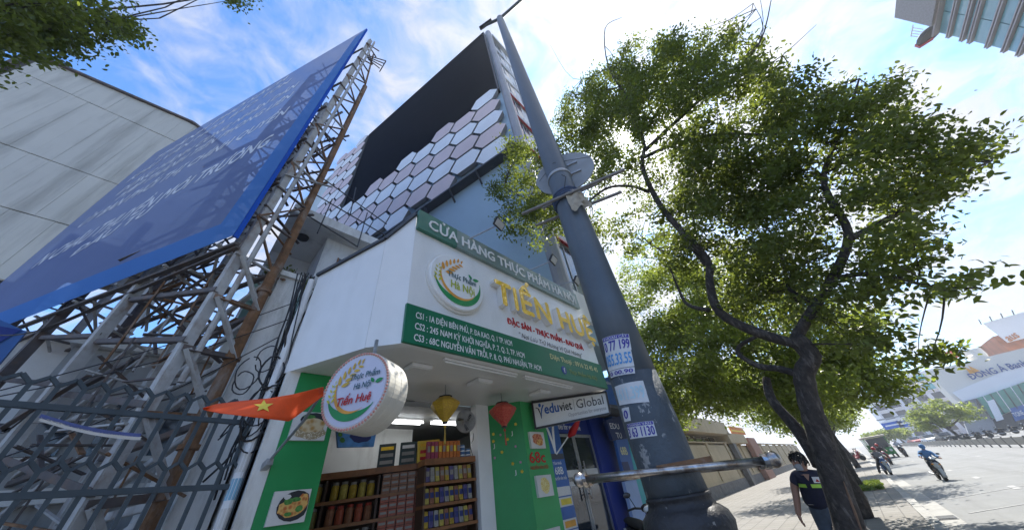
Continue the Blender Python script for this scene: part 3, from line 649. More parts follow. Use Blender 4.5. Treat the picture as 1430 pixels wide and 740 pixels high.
# ------------------------------------------------------------------ next door: blue office entrance under the tall building
BLUE = mat('royal_blue', (.012, .035, .24), .4, .12, 2); BLUEM = mat('panel_blue', (.04, .13, .38), .4, .12, 3); LBLUE = mat('pale_blue_panel', (.30, .42, .68), .4, .08, 3)
TEAL = mat('teal_panel', (.02, .42, .45), .4, .08, 3); NAVY = mat('navy_panel', (.012, .03, .12), .4, .1, 3)
ent = thing('office_entrance', (7.0, 4.5, 0), 'dark blue office entrance with a glass double door and lettered blue lintel', 'entrance')
MB().box2((7.62, 4.50, 0), (9.25, 4.75, 3.25)).build('blue_wall', BLUE, ent)
MB().box2((5.47, 4.60, 2.72), (7.62, 4.75, 3.25)).build('lintel', BLUE, ent)
MB().box2((6.9, 3.7, 3.12), (9.3, 4.6, 3.20)).build('canopy', DKGREY, ent)
text('Opportunities for everyone', (5.75, 4.60, 2.80), (1.5, 0, 0), (0, 0, .12), WT, ent, bold=.03)
MB().box2((6.02, 4.72, 0), (7.62, 4.78, 2.72)).build('door_backing', P_DARK, ent)
for x0, x1 in ((6.02, 6.83), (6.85, 7.62)):
    d_ = MB(); d_.box2((x0, 4.60, .16), (x1, 4.63, 2.70)); dr = d_.build('door', GLASSD, ent)
    b = MB()
    for a in (x0, x1-.05): b.box2((a, 4.585, .16), (a+.05, 4.645, 2.705))
    b.box2((x0+.05, 4.587, 2.64), (x1-.05, 4.643, 2.70)); b.build('door_frame', STEEL, dr)
    MB().box2((x0+.08, 4.592, 1.72), (x1-.06, 4.598, 2.0)).build('door_sticker', P_PAPER, dr)
    hx = x1-.10 if x0 < 6.5 else x0+.10
    b = MB(); b.tube([(hx, 4.54, 1.45), (hx, 4.54, 2.15)], .018, 8)
    for z in (1.55, 2.05): b.tube([(hx, 4.54, z), (hx, 4.60, z)], .012, 6)
    b.build('handle', CHROME, dr)
text('ĐÃ TƯƠNG LAI', (6.16, 4.59, 1.80), (.52, 0, 0), (0, 0, .07), P_DARK, ent, bold=.03)
py = thing('door_totem', (5.75, 4.42, 0), 'narrow blue totem with white figure mark and name plates by the glass door', 'sign')
TB = MB().box2((5.475, 4.38, 0), (6.02, 4.46, 3.0)).build('panel', BLUEM, py)
def strip(pts, y, m, parent, name='figure_mark', w0=.03):
    b = MB(); k = len(pts); vs = []
    for i, (x, z) in enumerate(pts):
        w = w0*(math.sin(math.pi*(i+.6)/(k+.2))+.12); vs += [(x-w, y, z), (x+w, y, z)]
    b.add(vs, [(2*i, 2*i+1, 2*i+3, 2*i+2) for i in range(k-1)]); b.build(name, m, parent)
strip([(5.50, 2.92), (5.58, 2.82), (5.66, 2.66), (5.72, 2.45), (5.74, 2.28)], 4.376, WT, py, w0=.035)
strip([(5.93, 2.95), (5.86, 2.86), (5.81, 2.72), (5.77, 2.5), (5.755, 2.28)], 4.375, WT, py, w0=.035)
MB().poly(blobpoly(Vector((5.75, 4.375, 2.86)), Vector((1, 0, 0)), Vector((0, 0, 1)), .05, .075, 14, 0)).build('figure_mark', WT, py)
MB().box2((5.49, 4.372, 2.18), (6.0, 4.38, 2.28)).build('name_plate', DKGREY, py)
text('68B', (5.62, 4.378, 1.93), (.27, 0, 0), (0, 0, .12), WT, py, bold=.04); text('TÒA NHÀ', (5.60, 4.378, 2.09), (.28, 0, 0), (0, 0, .045), WT, py, bold=.02); text('NGUYỄN VĂN TRỖI', (5.55, 4.378, 1.84), (.40, 0, 0), (0, 0, .04), WT, py, bold=.02)
for z, m in ((1.66, P_PAPER), (1.50, YEL), (1.34, BLUEM), (1.18, P_PAPER), (1.02, P_PAPER)):
    o = MB().box2((5.50, 4.368, z-.07), (5.99, 4.38, z+.07)).build('name_plate', m if m is not YEL else P_PAPER, py)
    MB().box2((5.62, 4.364, z-.045), (5.95, 4.368, z+.045)).build('printed_label', m if m is not P_PAPER else (P_PAPER if z > 1.6 else (ORANGE if z > 1.1 else P_PAPER)), o)
# hanging light box sign, set at an angle
ea, eb = Vector((5.05, 4.15, 0)), Vector((6.12, 3.05, 0)); eu = (eb-ea).normalized(); en = Vector((eu.y, -eu.x, 0)); en = en if en.x < 0 else -en
eq = [onP(*q, ea, en) for q in ((743, 562), (846, 547), (852, 577), (748, 598))]
es = thing('office_sign', (eq[3]+eq[2])/2, 'white dark framed light box sign with blue and black lettering hung aslant under the fascia', 'sign')
MB().prism([q-en*.002 for q in eq], -en*.14).build('light_box', mat('sign_white', (.66, .66, .64), .35, .05), es)
b = MB()
for i in range(4): b.bar(eq[i], eq[(i+1) % 4], .035, .035, up=en)
b.build('frame', BLACK, es)
for q in (eq[0]+(eq[1]-eq[0])*.15, eq[0]+(eq[1]-eq[0])*.85): MB().bar(q-en*.07, Vector((q.x, q.y, 3.185))-en*.07, .015).build('hanger', STEEL, es)
def onq(u, v): return (eq[3]*(1-u)+eq[2]*u)*(1-v)+(eq[0]*(1-u)+eq[1]*u)*v
TEXB = mat('print_blue_dark', (.02, .10, .36), .5); TEXK = mat('print_black2', (.03, .03, .035), .5); TEXG = mat('print_grey', (.25, .25, .26), .5)
def qtext(s, u0, v0, u1, cap, m, bold): 
    p = onq(u0, v0); text(s, p, onq(u1, v0)-p, onq(u0, v0+cap)-onq(u0, v0), m, es, bold=bold)
qtext('edu', .145, .48, .34, .38, TEXB, .05); qtext('viet', .345, .48, .515, .36, TEXK, .04); qtext('Global', .575, .47, .945, .38, TEXK, 0); qtext('Opportunities for everyone', .45, .20, .96, .15, TEXG, .0)
MB().poly([onq(.54, .40)+en*.004, onq(.546, .40)+en*.004, onq(.546, .90)+en*.004, onq(.54, .90)+en*.004]).build('divider', TEXG, es)
for pts in ([(.04, .78), (.07, .72), (.09, .5), (.095, .32)], [(.14, .85), (.115, .7), (.10, .5), (.097, .32)]):
    b = MB(); vs = []
    for i, (u_, v_) in enumerate(pts):
        w = .012*(1-.25*i); vs += [onq(u_-w, v_)+en*.004, onq(u_+w, v_)+en*.004]
    b.add(vs, [(2*i, 2*i+1, 2*i+3, 2*i+2) for i in range(3)]); b.build('figure_mark', TEXK if pts[0][0] < .1 else TEXB, es)
MB().poly([onq(.092+.018*math.cos(a), .85+.08*math.sin(a))+en*.004 for a in [2*math.pi*k/10 for k in range(10)]]).build('figure_mark', TEXB, es)
# stacked sign panels right of the blue wall (tenants of the building)
def signbox(name, y, px, m, lab, th=.05): 
    P = [onY(p[0], p[1], y) for p in px]; t = thing(name, (P[2]+P[3])/2, lab, 'sign'); MB().prism(P, (0, th, 0)).build('panel', m, t); return t, P
t, P = signbox('tenant_sign', 4.28, [(842, 528), (862, 522), (876, 585), (856, 590)], BLUEM, 'tall blue tenant sign with small white lettering at the right end of the fascia', .25)
text('68B NGUYỄN VĂN TRỖI', P[0]+Vector((.03, -.0, -.16)), (.42, 0, 0), (0, 0, .08), WT, t, bold=.03)
t, P = signbox('tenant_sign', 4.20, [(846, 586), (880, 576), (888, 610), (856, 614)], NAVY, 'navy framed tenant sign lettered EDU TU half hidden by the lamp post', .1)
text('EDU', P[0]+Vector((.12, 0, -.20)), (.5, 0, 0), (0, 0, .13), WT, t); text('TU', P[0]+Vector((.30, 0, -.42)), (.3, 0, 0), (0, 0, .13), WT, t)
t, P = signbox('number_sign', 4.22, [(860, 614), (876, 612), (888, 668), (873, 670)], BLUEM, 'blue house number panel reading 68B beside the teal strip', .08)
text('68B', P[0]+Vector((.06, 0, -.33)), (.36, 0, 0), (0, 0, .17), CREAM, t, bold=.05)
MB().box2((P[3].x+.08, 4.212, P[3].z+.10), (P[3].x+.42, 4.22, P[3].z+.36)).build('name_plate', NAVY, t)
t, P = signbox('tenant_sign', 4.25, [(872, 672), (888, 668), (906, 735), (889, 740)], LBLUE, 'pale blue panel under the house number by the teal strip', .08)
t, P = signbox('tenant_sign', 4.30, [(876, 610), (893, 606), (916, 700), (897, 708)], TEAL, 'bright teal vertical sign strip partly hidden by the lamp post', .12)
text('VSIS', P[0]+Vector((.08, 0, -.16)), (.42, 0, 0), (0, 0, .12), WT, t, bold=.04)
# small red and yellow flag on the totem
t = thing('small_flag', (5.98, 4.36, 2.33), 'small furled red flag with yellow tip on a white stick beside the glass door', 'flag')
p0 = onY(777, 634, 4.36); p1 = onY(811, 583, 4.0)
MB().tube([p0, p1], .014, 7).build('stick', WHITE, t)
e = (p1-p0)
b = MB(); b.tube([p0+e*.45, p0+e*.62+Vector((0, 0, -.03)), p0+e*.80+Vector((0, 0, -.01)), p0+e*.93], [.02, .085, .06, .02], 7); b.build('cloth', mat('flag_red', (.50, .015, .02), .7, .25, 12), t, smooth=True)
MB().tube([p0+e*.92, p0+e*1.02], [.03, .012], 7).build('tip', YEL, t)

# ------------------------------------------------------------------ tall building with the screen and hexagon cladding
R0 = Vector((6.04, 3.53, 0)); HU = Vector((-.2095, .9778, 0)); HN = Vector((-.9778, -.2095, 0)); UP = Vector((0, 0, 1))
CLAD = mat('blue_grey_render', (.33, .45, .54), .75, .10, .4, dirt=(.42, .50, .55), dirt_amt=.35, dscale=(.5, .5, .25))
PALE = mat('pale_blue_render', (.50, .60, .64), .75, .08, .5, dirt=(.35, .4, .42), dirt_amt=.4, dscale=(1, 1, .2))
HGREY = mat('panel_edge_grey', (.27, .265, .265), .5, .15, 2)
HWH = mat('hex_white', (.80, .82, .83), .4, .10, .5); HPK = mat('hex_pink', (.68, .54, .52), .4, .10, .5)
SCR = mat('screen_black', (.003, .003, .006), .7, .25, 1.5, spec=.04)
tb = thing('screen_building', (8, 12, 0), 'tall building with a huge black video screen above white and pink hexagon cladding', 'building')
Bc = R0+Vector((3.9, 0, 0))
MB().prism([R0+UP*4.7, Bc+UP*4.7, Bc+HU*19.8+UP*4.7, R0+HU*19.8+UP*4.7], (0, 0, 27.9)).build('wall', CLAD, tb)
MB().box2((5.6, 4.86, 0), (9.9, 5.1, 4.69)).build('ground_floor_wall', CLAD, tb)
def HP(s, z, o=0.0): return R0+HU*s+UP*z+HN*o
# screen box
b = MB(); b.box(HP(7.35, 26.10, .11), (14.5, .20, 12.2), (HU, HN, UP)); sc = b.build('video_screen', SCR, tb)
b = MB()
for z in (32.24,): b.box(HP(7.35, z, .13), (14.62, .26, .09), (HU, HN, UP))
for s in (.06, 14.64): b.box(HP(s, 26.10, .132), (.07, .262, 12.18), (HU, HN, UP))
b.build('screen_frame', BLACK, sc)

# hexagons
def hexmesh(name, m):
    b = MB(); w, f, h, d = .99, .54, .655, .24; o = [(w, 0), (f, h), (-f, h), (-w, 0), (-f, -h), (f, -h)]
    b.mi = 0; b.poly([HU*x*.97+UP*z*.96+HN*d for x, z in o]); b.mi = 1
    for i in range(6):
        x0, z0 = o[i]; x1, z1 = o[(i+1) % 6]
        b.add([HU*x0*.97+UP*z0*.96+HN*d, HU*x1*.97+UP*z1*.96+HN*d, HU*x1*.90+UP*z1*.90, HU*x0*.90+UP*z0*.90], [(0, 1, 2, 3)])
    me = bpy.data.meshes.new(name); me.from_pydata([tuple(v) for v in b.v], [], b.f); me.materials.append(m); me.materials.append(HGREY); me.polygons.foreach_set('material_index', b.m)
    bb = bmesh.new(); bb.from_mesh(me); bmesh.ops.recalc_face_normals(bb, faces=bb.faces); bb.to_mesh(me); bb.free(); return me
hw, hp_ = hexmesh('hex_panel_white', HWH), hexmesh('hex_panel_pink', HPK)
for k in range(12):
    s = 1.05+1.62*k
    for j in range(14):
        z = 14.25+1.42*j+(.71 if k % 2 else 0)
        if k < 9 and z > 20.3: continue
        if z > 32: continue
        place(hp_ if (j+(k//2)) % 2 else hw, 'hex_panel', tb, HP(s, z, .06 if k < 9 else .10))
b = MB(); b.box(HP(9.5, 13.38, .22), (19.4, .44, .10), (HU, HN, UP))
for k in range(13): b.bar(HP(.4+1.6*k, 12.75, 0), HP(.4+1.6*k, 13.36, .42), .07)
b.build('cladding_bracket', DKGREY, tb)
# street side: rounded corner column, panels, windows, red frames
FPAN = mat('facade_panel', (.46, .48, .50), .5, .1, .6); REDM = mat('red_frame', (.42, .03, .04), .45, .15, 3)
b = MB(); b.lathe((6.30, 3.44, 0), [(.27, 5.0), (.27, 32.9)], 14); b.build('corner_column', mat('column_grey', (.30, .31, .34), .45, .2, .8), tb, smooth=False)
wcol = mat('facade_glass', (.10, .14, .18), .12, .2, 1, spec=.8)
for f in range(9):
    z = 5.3+3.05*f
    for c in range(3):
        x = 6.62+1.10*c
        MB().box2((x, 3.40, z+.04), (x+1.06, 3.525, z+.98)).build('facade_panel', FPAN if (f+c) % 3 else WHITE, tb)
        w = MB().box2((x, 3.46, z+1.02), (x+1.06, 3.52, z+3.0)).build('window', wcol if c != 1 else WHITE, tb)
        MB().box2((x+.50, 3.43, z+1.02), (x+.56, 3.465, z+3.0)).build('mullion', STEEL, w)
    if f in (1, 3, 4): 
        b = MB()
        for zz_ in (z+.0, z+3.02): b.box2((6.58, 3.30, zz_), (9.95, 3.40, zz_+.09))
        for xx_ in (6.58, 9.86): b.box2((xx_, 3.31, z+.09), (xx_+.09, 3.40, z+3.02))
        b.build('red_frame', REDM, tb)
b = MB(); b.box2((6.6, 3.2, 32.6), (9.94, 3.53, 33.2)); b.build('parapet', FPAN, tb)
# pale block beyond it
pb = thing('pale_block', (3, 26, 0), 'plain pale blue block rising behind the hexagon clad building', 'building')
q0 = R0+HU*19.9
MB().prism([q0, q0+Vector((5, 0, 0)), q0+Vector((5, 0, 0))+HU*8.5, q0+HU*8.5], (0, 0, 30.5)).build('wall', PALE, pb)
MB().prism([q0+HN*.15, q0+HN*.15+Vector((5, 0, 0)), q0+HN*.15+Vector((5, 0, 0))+HU*8.6, q0+HN*.15+HU*8.6], (0, 0, .3)).build('roof_edge', PALE, pb).location.z += 30.5

# ------------------------------------------------------------------ old white balcony house
bh = thing('balcony_house', (1.2, 8, 0), 'old white house with an open balcony and thin roof rails behind the shop fascia', 'house')
HW = mat('house_white', (.78, .79, .78), .8, .08, 1, dirt=(.25, .22, .2), dirt_amt=.5, dscale=(2.5, 2.5, .7))
MB().box2((.90, 6.4, 0), (3.6, 12, 7.25)).build('wall', HW, bh)
MB().box2((.05, 7.6, 0), (.898, 12, 7.25)).build('wall', HW, bh)
MB().box2((.02, 6.0, 7.26), (3.6, 12, 7.52)).build('roof_slab', HW, bh)
MB().box2((.05, 6.25, 4.9), (.898, 7.598, 5.08)).build('balcony_floor', mat('balcony_teal', (.30, .50, .48), .7, .15, 2), bh)
MB().box2((.03, 6.15, 5.0), (.898, 6.245, 5.46)).build('balcony_parapet', mat('balcony_teal', (.30, .50, .48), .7, .15, 2), bh)
w = MB().box2((1.25, 6.37, 5.75), (1.75, 6.41, 6.75)).build('window', GLASSD, bh); b = MB()
for x in (1.25, 1.5, 1.72): b.box2((x-.015, 6.35, 5.75), (x+.015, 6.372, 6.75))
b.build('window_frame', WOOD, w)
MB().lathe((.45, 6.7, 7.255), [(.13, 0), (.12, -.05), (.06, -.07)], 16).build('porch_lamp', DKGREY, bh)
MB().tube([(.05, 6.18, 5.85), (.89, 6.18, 5.85)], .02, 6).build('balcony_rail', STEEL, bh)
for i in range(4): MB().tube([(.08+.26*i, 6.18, 5.45), (.08+.26*i, 6.18, 5.85)], .012, 5).build('baluster', STEEL, bh)
for q in (((435, 238), (540, 313)), ((424, 262), (545, 333)), ((412, 290), (500, 345))):
    MB().tube([onY(*q[0], 5.9), onY(*q[1], 5.9)], .016, 6).build('roof_rail', DKGREY, bh)
for q in (((464, 278), (443, 326)), ((513, 297), (499, 345)), ((497, 262), (489, 300))):
    MB().tube([onY(*q[0], 5.92), onY(*q[1], 5.92)], .014, 6).build('rail_post', DKGREY, bh)

# ------------------------------------------------------------------ billboard on its lattice tower
def banner_mat(name, c, transp):
    m = bpy.data.materials.new(name); m.use_nodes = True; t = m.node_tree; t.nodes.clear(); g = t.nodes.new('ShaderNodeNewGeometry')
    nz = N(t, 'ShaderNodeTexNoise', i_Scale=.5, i_Detail=4.0); t.links.new(g.outputs['Position'], nz.inputs['Vector'])
    cl_ = mixc(t, nz.outputs[0], tuple(x*.9 for x in c), tuple(x*1.1 for x in c))
    d = N(t, 'ShaderNodeBsdfDiffuse'); tl = N(t, 'ShaderNodeBsdfTranslucent'); tp = N(t, 'ShaderNodeBsdfTransparent'); tp.inputs[0].default_value = (.86, .92, 1, 1)
    t.links.new(cl_, d.inputs[0]); t.links.new(cl_, tl.inputs[0])
    a = N(t, 'ShaderNodeMixShader'); a.inputs[0].default_value = .10; t.links.new(d.outputs[0], a.inputs[1]); t.links.new(tl.outputs[0], a.inputs[2])
    b_ = N(t, 'ShaderNodeMixShader'); b_.inputs[0].default_value = transp; t.links.new(a.outputs[0], b_.inputs[1]); t.links.new(tp.outputs[0], b_.inputs[2])
    o = N(t, 'ShaderNodeOutputMaterial'); t.links.new(b_.outputs[0], o.inputs[0]); return m
BANN = banner_mat('mesh_banner_blue', (.19, .245, .43), .20); BLT = banner_mat('mesh_banner_light', (.10, .24, .56), .15); BTXT = banner_mat('mesh_banner_print', (.72, .76, .84), .04); BEDGE = banner_mat('banner_edge', (.035, .13, .62), .0)
bR = ah(325, 330, 5.0); bR.z = 0; aL = R_(109.0); bL = Vector((15.5*math.cos(aL), 15.5*math.sin(aL), 0))
BU = (bL-bR).normalized(); BN = Vector((BU.y, -BU.x, 0)); BN = BN if BN.x > 0 else -BN          # BN: away from the viewer, behind the banner
def onB(px, py): return onP(px, py, bR, BN)
TR, BR_, TL, MB_ = onB(512, 40), onB(326, 329), onB(218, 213), onB(0, 458)
k = (TL-TR).dot(BU)/((MB_-BR_).dot(BU)); BL_ = BR_+(MB_-BR_)*k
bb = thing('billboard', (-1.0, 7, 0), 'tall blue mesh billboard with white lettering on a rusty lattice tower', 'billboard')
b = MB(); b.grid(lambda u, v: (BL_*(1-u)+BR_*u)*(1-v)+(TL*(1-u)+TR*u)*v, 12, 12); bn = b.build('banner', BANN, bb)
b = MB(); b.prism([BR_, TR, TR+BN*.07, BR_+BN*.07], BU*.03); b.build('banner_edge', BEDGE, bb)
b = MB(); b.poly([onB(*p)-BN*.006 for p in ((0, 458), (326, 329), (309, 313), (0, 437))]); b.build('border_strip', BLT, bn)
b = MB(); b.poly([onB(*p)-BN*.006 for p in ((326, 329), (511, 42), (496, 53), (309, 313))]); b.build('border_strip', BLT, bn)
def btext(s, a, c, mid, midtop):
    p = onB(*a); q = onB(*c); V = onB(*midtop)-onB(*mid); text(s, p, q-p, UP*V.length*1.95, BTXT, bn, bold=.05, lift=.006)
btext('ĐẦU TƯ', (95, 361), (207, 297), (150, 330), (157, 323))
btext('N CHÂU THUYỀN MÔI TRƯỜNG', (43, 376), (372, 203), (240, 272), (250, 262))
btext('ỦY BAN PHỐI THỊ CHÍNH QUYỀN', (106, 320), (397, 160), (262, 236), (269, 229))
btext('HỢP THÀNH TIỀN PHONG LIÊN', (160, 281), (404, 137), (290, 207), (296, 201))
btext('ĐỒNG HÀNH CÙNG NHÂN DÂN', (160, 275), (412, 122), (290, 197), (295, 192))
btext('KHU VĂN HÓA BẢO TỒN', (176, 256), (402, 116), (290, 187), (294, 183))
btext('THÀNH PHỐ SẠCH', (210, 229), (398, 112), (290, 180), (294, 176))
RUST = mat('rusty_steel', (.22, .115, .055), .8, .45, 7, bump=.3, dirt=(.38, .36, .33), dirt_amt=.6, dscale=(5, 5, 2)); GREYST = mat('weathered_steel', (.46, .46, .45), .7, .2, 5, dirt=(.20, .11, .06), dirt_amt=.75, dscale=(5, 5, 3)); DKST = mat('dark_rusty_steel', (.12, .105, .10), .7, .3, 5, dirt=(.24, .13, .07), dirt_amt=.6, dscale=(5, 5, 3))  # three steel colours: rust, weathered grey, and dark steel with rusty patches
def st(s, o, z): p = bR+BU*s+BN*o; return Vector((p.x, p.y, z))
dep = .74; ztop = 16.6
b = MB(); b.angle(st(.02, .18, 0), st(.02, .18, 16.9), .10, .014, up=BN); b.build('leg', GREYST, bb)
b = MB(); b.tube([st(.0, dep, 0), st(.0, dep, 5.2)], .075, 10); b.build('leg', RUST, bb)
for z in (2.55, 3.6, 4.7): MB().tube([st(.0, dep, z), st(.0, dep, z+.05)], .10, 10).build('flange', RUST, bb)
b = MB(); b.angle(st(.0, dep, 5.2), st(.0, dep, 13.5), .09, .014, up=BN); b.bar(st(0, dep, 13.5), st(0, dep*.72, 16.0), .05); b.build('leg', RUST, bb)
MB().tube([st(-.02, dep*.47, 3.2), st(-.02, dep*.47, 17.0)], .035, 8).build('pipe', GREYST, bb)
sts = [0, 2.4, 4.8, 7.2, 9.6]
for i, s in enumerate(sts[1:]):
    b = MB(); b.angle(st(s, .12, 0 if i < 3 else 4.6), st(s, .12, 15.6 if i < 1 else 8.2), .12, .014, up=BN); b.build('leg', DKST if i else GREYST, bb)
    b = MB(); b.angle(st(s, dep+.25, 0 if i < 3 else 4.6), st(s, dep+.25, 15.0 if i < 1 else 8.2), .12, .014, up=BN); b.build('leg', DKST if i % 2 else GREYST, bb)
zl = [1.3, 2.05, 2.8, 3.55, 4.3, 5.05]; kk = 0
for i in range(len(zl)-1):
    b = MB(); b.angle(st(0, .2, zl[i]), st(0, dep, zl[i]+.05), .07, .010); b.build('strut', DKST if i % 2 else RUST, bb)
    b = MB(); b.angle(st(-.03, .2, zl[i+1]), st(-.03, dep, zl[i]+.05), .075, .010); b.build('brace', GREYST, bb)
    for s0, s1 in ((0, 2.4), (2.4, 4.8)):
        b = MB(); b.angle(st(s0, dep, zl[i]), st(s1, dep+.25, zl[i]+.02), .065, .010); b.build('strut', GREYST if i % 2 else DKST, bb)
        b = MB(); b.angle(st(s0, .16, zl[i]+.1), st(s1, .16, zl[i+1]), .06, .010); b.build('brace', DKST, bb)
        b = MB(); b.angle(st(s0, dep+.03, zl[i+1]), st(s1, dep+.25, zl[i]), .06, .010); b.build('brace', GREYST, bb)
z = 5.1; n = 0
while z < 16.5:
    for i, s in enumerate(sts):
        if i > 1 and z > 8: continue
        o2 = dep if i == 0 else dep+.25
        if z > 13.6 and i == 0: o2 = dep*.9
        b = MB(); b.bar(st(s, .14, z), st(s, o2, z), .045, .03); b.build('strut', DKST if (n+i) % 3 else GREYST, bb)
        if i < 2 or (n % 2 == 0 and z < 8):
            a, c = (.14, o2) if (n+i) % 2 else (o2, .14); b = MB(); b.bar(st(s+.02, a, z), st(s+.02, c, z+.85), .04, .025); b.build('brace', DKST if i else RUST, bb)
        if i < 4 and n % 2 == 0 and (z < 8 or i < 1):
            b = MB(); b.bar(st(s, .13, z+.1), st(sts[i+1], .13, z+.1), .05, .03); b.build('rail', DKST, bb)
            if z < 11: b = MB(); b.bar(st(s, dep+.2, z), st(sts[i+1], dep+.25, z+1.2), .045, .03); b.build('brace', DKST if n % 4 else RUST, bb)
    z += .85; n += 1
# tangle of smaller bars inside the tower
r5 = random.Random(21)
for i in range(150):
    zc_ = 1.6+10.0*r5.random()**1.2; s_ = 2.8*r5.random()**1.6; typ = r5.random(); o_ = .1+.85*r5.random()
    if typ < .35: a_, c_ = st(s_, .14, zc_), st(s_+r5.uniform(-.3, .3), dep+.2, zc_+r5.uniform(-.5, .5))
    elif typ < .75: a_, c_ = st(s_, o_, zc_), st(s_+r5.uniform(.8, 1.8), o_+r5.uniform(-.2, .2), zc_+r5.uniform(-.7, .7))
    else: a_, c_ = st(s_, o_, zc_), st(s_+r5.uniform(-.1, .1), o_, zc_+r5.uniform(.7, 1.6))
    b = MB(); b.bar(a_, c_, r5.choice((.03, .04, .055)), .02); b.build('brace', (RUST, DKST, DKST, GREYST)[i % 4], bb)
# top platform
b = MB(); p0, p1 = onB(530, 76)+BN*.1, onB(504, 90)+BN*.1
for o in (.0, .25, .5, .75): b.bar(st(0, .3+o*.2, 15.2), st(-.55+o*.5, .75+o*.15, 15.25), .03)
b.bar(st(-.55, .75, 15.25), st(-.1, .95, 15.25), .035); b.build('platform', DKST, bb)
# catwalk of bars below the banner
for i in range(8):
    s = .3+1.25*i; b = MB(); zb = BR_.z+(BL_.z-BR_.z)*s/(BL_-BR_).dot(BU); b.bar(st(s, .0, zb-.05), st(s+.2, dep+.3, zb-.25), .05, .03); b.build('strut', GREYST, bb)
b = MB(); Lb = (BL_-BR_).dot(BU)
b.bar(st(0, dep, BR_.z-.25), st(Lb, dep+.3, BL_.z-.25), .07, .05); b.bar(st(0, .1, BR_.z-.08), st(Lb, .1, BL_.z-.08), .07, .05); b.build('catwalk_rail', DKST, bb)
for i in range(6):
    b = MB(); s = .4+1.6*i; zb = BR_.z+(BL_.z-BR_.z)*s/Lb; b.bar(st(s, .1, zb-.08), st(s+1.5, dep+.2, zb-.3), .035); b.build('brace', GREYST, bb)

# second, lower banner at the far left
t = thing('blue_sign', onY(0, 500, 8), 'blue sign with pale circular swirl at the left below the billboard', 'sign')
Pq = [onY(*q, 8) for q in ((-70, 420), (0, 446), (37, 463), (0, 507), (-30, 540), (-90, 540))]
MB().prism(Pq, (0, .06, 0)).build('panel', BLUEM, t)
cc_ = onY(30, 461, 7.99)
for r0, m in ((1.05, BLT), (.9, BLUEM), (.72, BLT), (.66, BLUE)):
    pts = [cc_+Vector((r0*.8*math.cos(a), -.002*(1.2-r0)*10, r0*.8*math.sin(a))) for a in [math.pi*(.98+.42*i/12) for i in range(13)]]
    MB().poly([cc_+Vector((0, -.02*(1.2-r0), 0))]+pts).build('swirl', m, t)

# ------------------------------------------------------------------ cream clad hall wall, white back building, neighbour wall
CREAMP = mat('cream_cladding', (.64, .62, .54), .6, .06, .5, dirt=(.20, .19, .15), dirt_amt=.55, dscale=(1.6, 1.6, .12))
hall = thing('clad_hall', (-9, 18, 0), 'huge cream panel clad hall with rusty roof trim behind the billboard', 'building')
WY = 17.0
tp = [onY(*q, WY) for q in ((-110, 146), (45, 75), (270, 172), (352, 234))]
def ztop_at(x):
    for a, c in zip(tp, tp[1:]):
        if a.x <= x <= c.x: return a.z+(c.z-a.z)*(x-a.x)/(c.x-a.x)
    return tp[0].z if x < tp[0].x else tp[-1].z
zr = [9.6, onY(150, 330, WY).z, onY(100, 235, WY).z, onY(150, 155, WY).z]
xs = [tp[0].x+(tp[-1].x-tp[0].x)*i/16 for i in range(17)]
for i in range(16):
    xa, xb_ = xs[i]+.0025, xs[i+1]-.0025
    for r in range(4):
        z0 = zr[r]+.02 if r or xa < -6.2 else 12.0; za, zb = (zr[r+1]-.02,)*2 if r < 3 else (ztop_at(xs[i])-.1, ztop_at(xs[i+1])-.1)
        za = min(za, ztop_at(xs[i])-.1); zb = min(zb, ztop_at(xs[i+1])-.1)
        if max(za, zb) < z0+.15: continue
        za = max(za, z0+.05); zb = max(zb, z0+.05)
        jo = rnd.uniform(0, .012); MB().prism([(xa, WY-jo, z0), (xb_, WY-jo, z0), (xb_, WY-jo, zb), (xa, WY-jo, za)], (0, .1, 0)).build('cladding_panel', CREAMP, hall)
MB().prism([(xs[0], WY+.11, 9.6), (-6.2, WY+.11, 9.6), (-6.0, WY+.11, 12.0)]+[(xs[-1], WY+.11, 12.0)]+[(p.x, WY+.11, p.z-.12) for p in tp[::-1]], (0, 4, 0)).build('wall', mat('joint_dark', (.14, .13, .11), .8), hall)
b = MB()
for a, c in zip(tp, tp[1:]): b.bar(Vector((a.x, WY-.02, a.z-.04)), Vector((c.x, WY-.02, c.z-.04)), .22, .12)
b.build('roof_trim', DKST, hall)
for x, zt_ in ((xs[1], 9.6), (xs[5], 9.6), (xs[15], 12.0)): MB().box2((x, WY+.5, 0), (x+.5, WY+1.2, zt_)).build('column', OLDW, hall)
wb = thing('white_back_building', (-2.5, 12, 0), 'low white rendered building with stained parapet under the billboard', 'building')
Pw = [onY(*q, 11) for q in ((-60, 455), (60, 470), (142, 478), (128, 590), (-60, 590))]
MB().box2((Pw[0].x-4, 11, 0), (Pw[2].x, 15, Pw[1].z-.1)).build('wall', OLDW, wb)
MB().box2((Pw[0].x-4, 10.93, Pw[1].z-.1), (Pw[2].x+.05, 15.05, Pw[1].z+.05)).build('parapet', OLDW, wb)
z_ = onY(40, 580, 11).z; b = MB()
for i in range(26): b.box2((-7+.26*i, 9.4, z_-.55+.0), (-7+.26*i+.13, 11, z_-.50))
b.build('awning_rib', DKGREY, wb); MB().box2((-7, 9.4, z_-.62), (-.3, 11, z_-.555)).build('awning', mat('awning_grey', (.20, .20, .20), .7, .2, 3), wb)
MB().box2((-7, 10.9, 1.0), (-1.0, 10.995, z_-.7)).build('shutter', mat('shutter_dark', (.10, .10, .11), .6), wb)
nw = thing('neighbour_wall', (.45, 8, 0), 'stained white side wall between the lattice tower and the shop corner', 'wall')
MB().box2((.30, 5.45, 0), (.66, 12, 5.2)).build('wall', OLDW, nw)
MB().box2((.28, 5.40, 5.2), (.68, 12, 5.3)).build('coping', OLDW, nw)

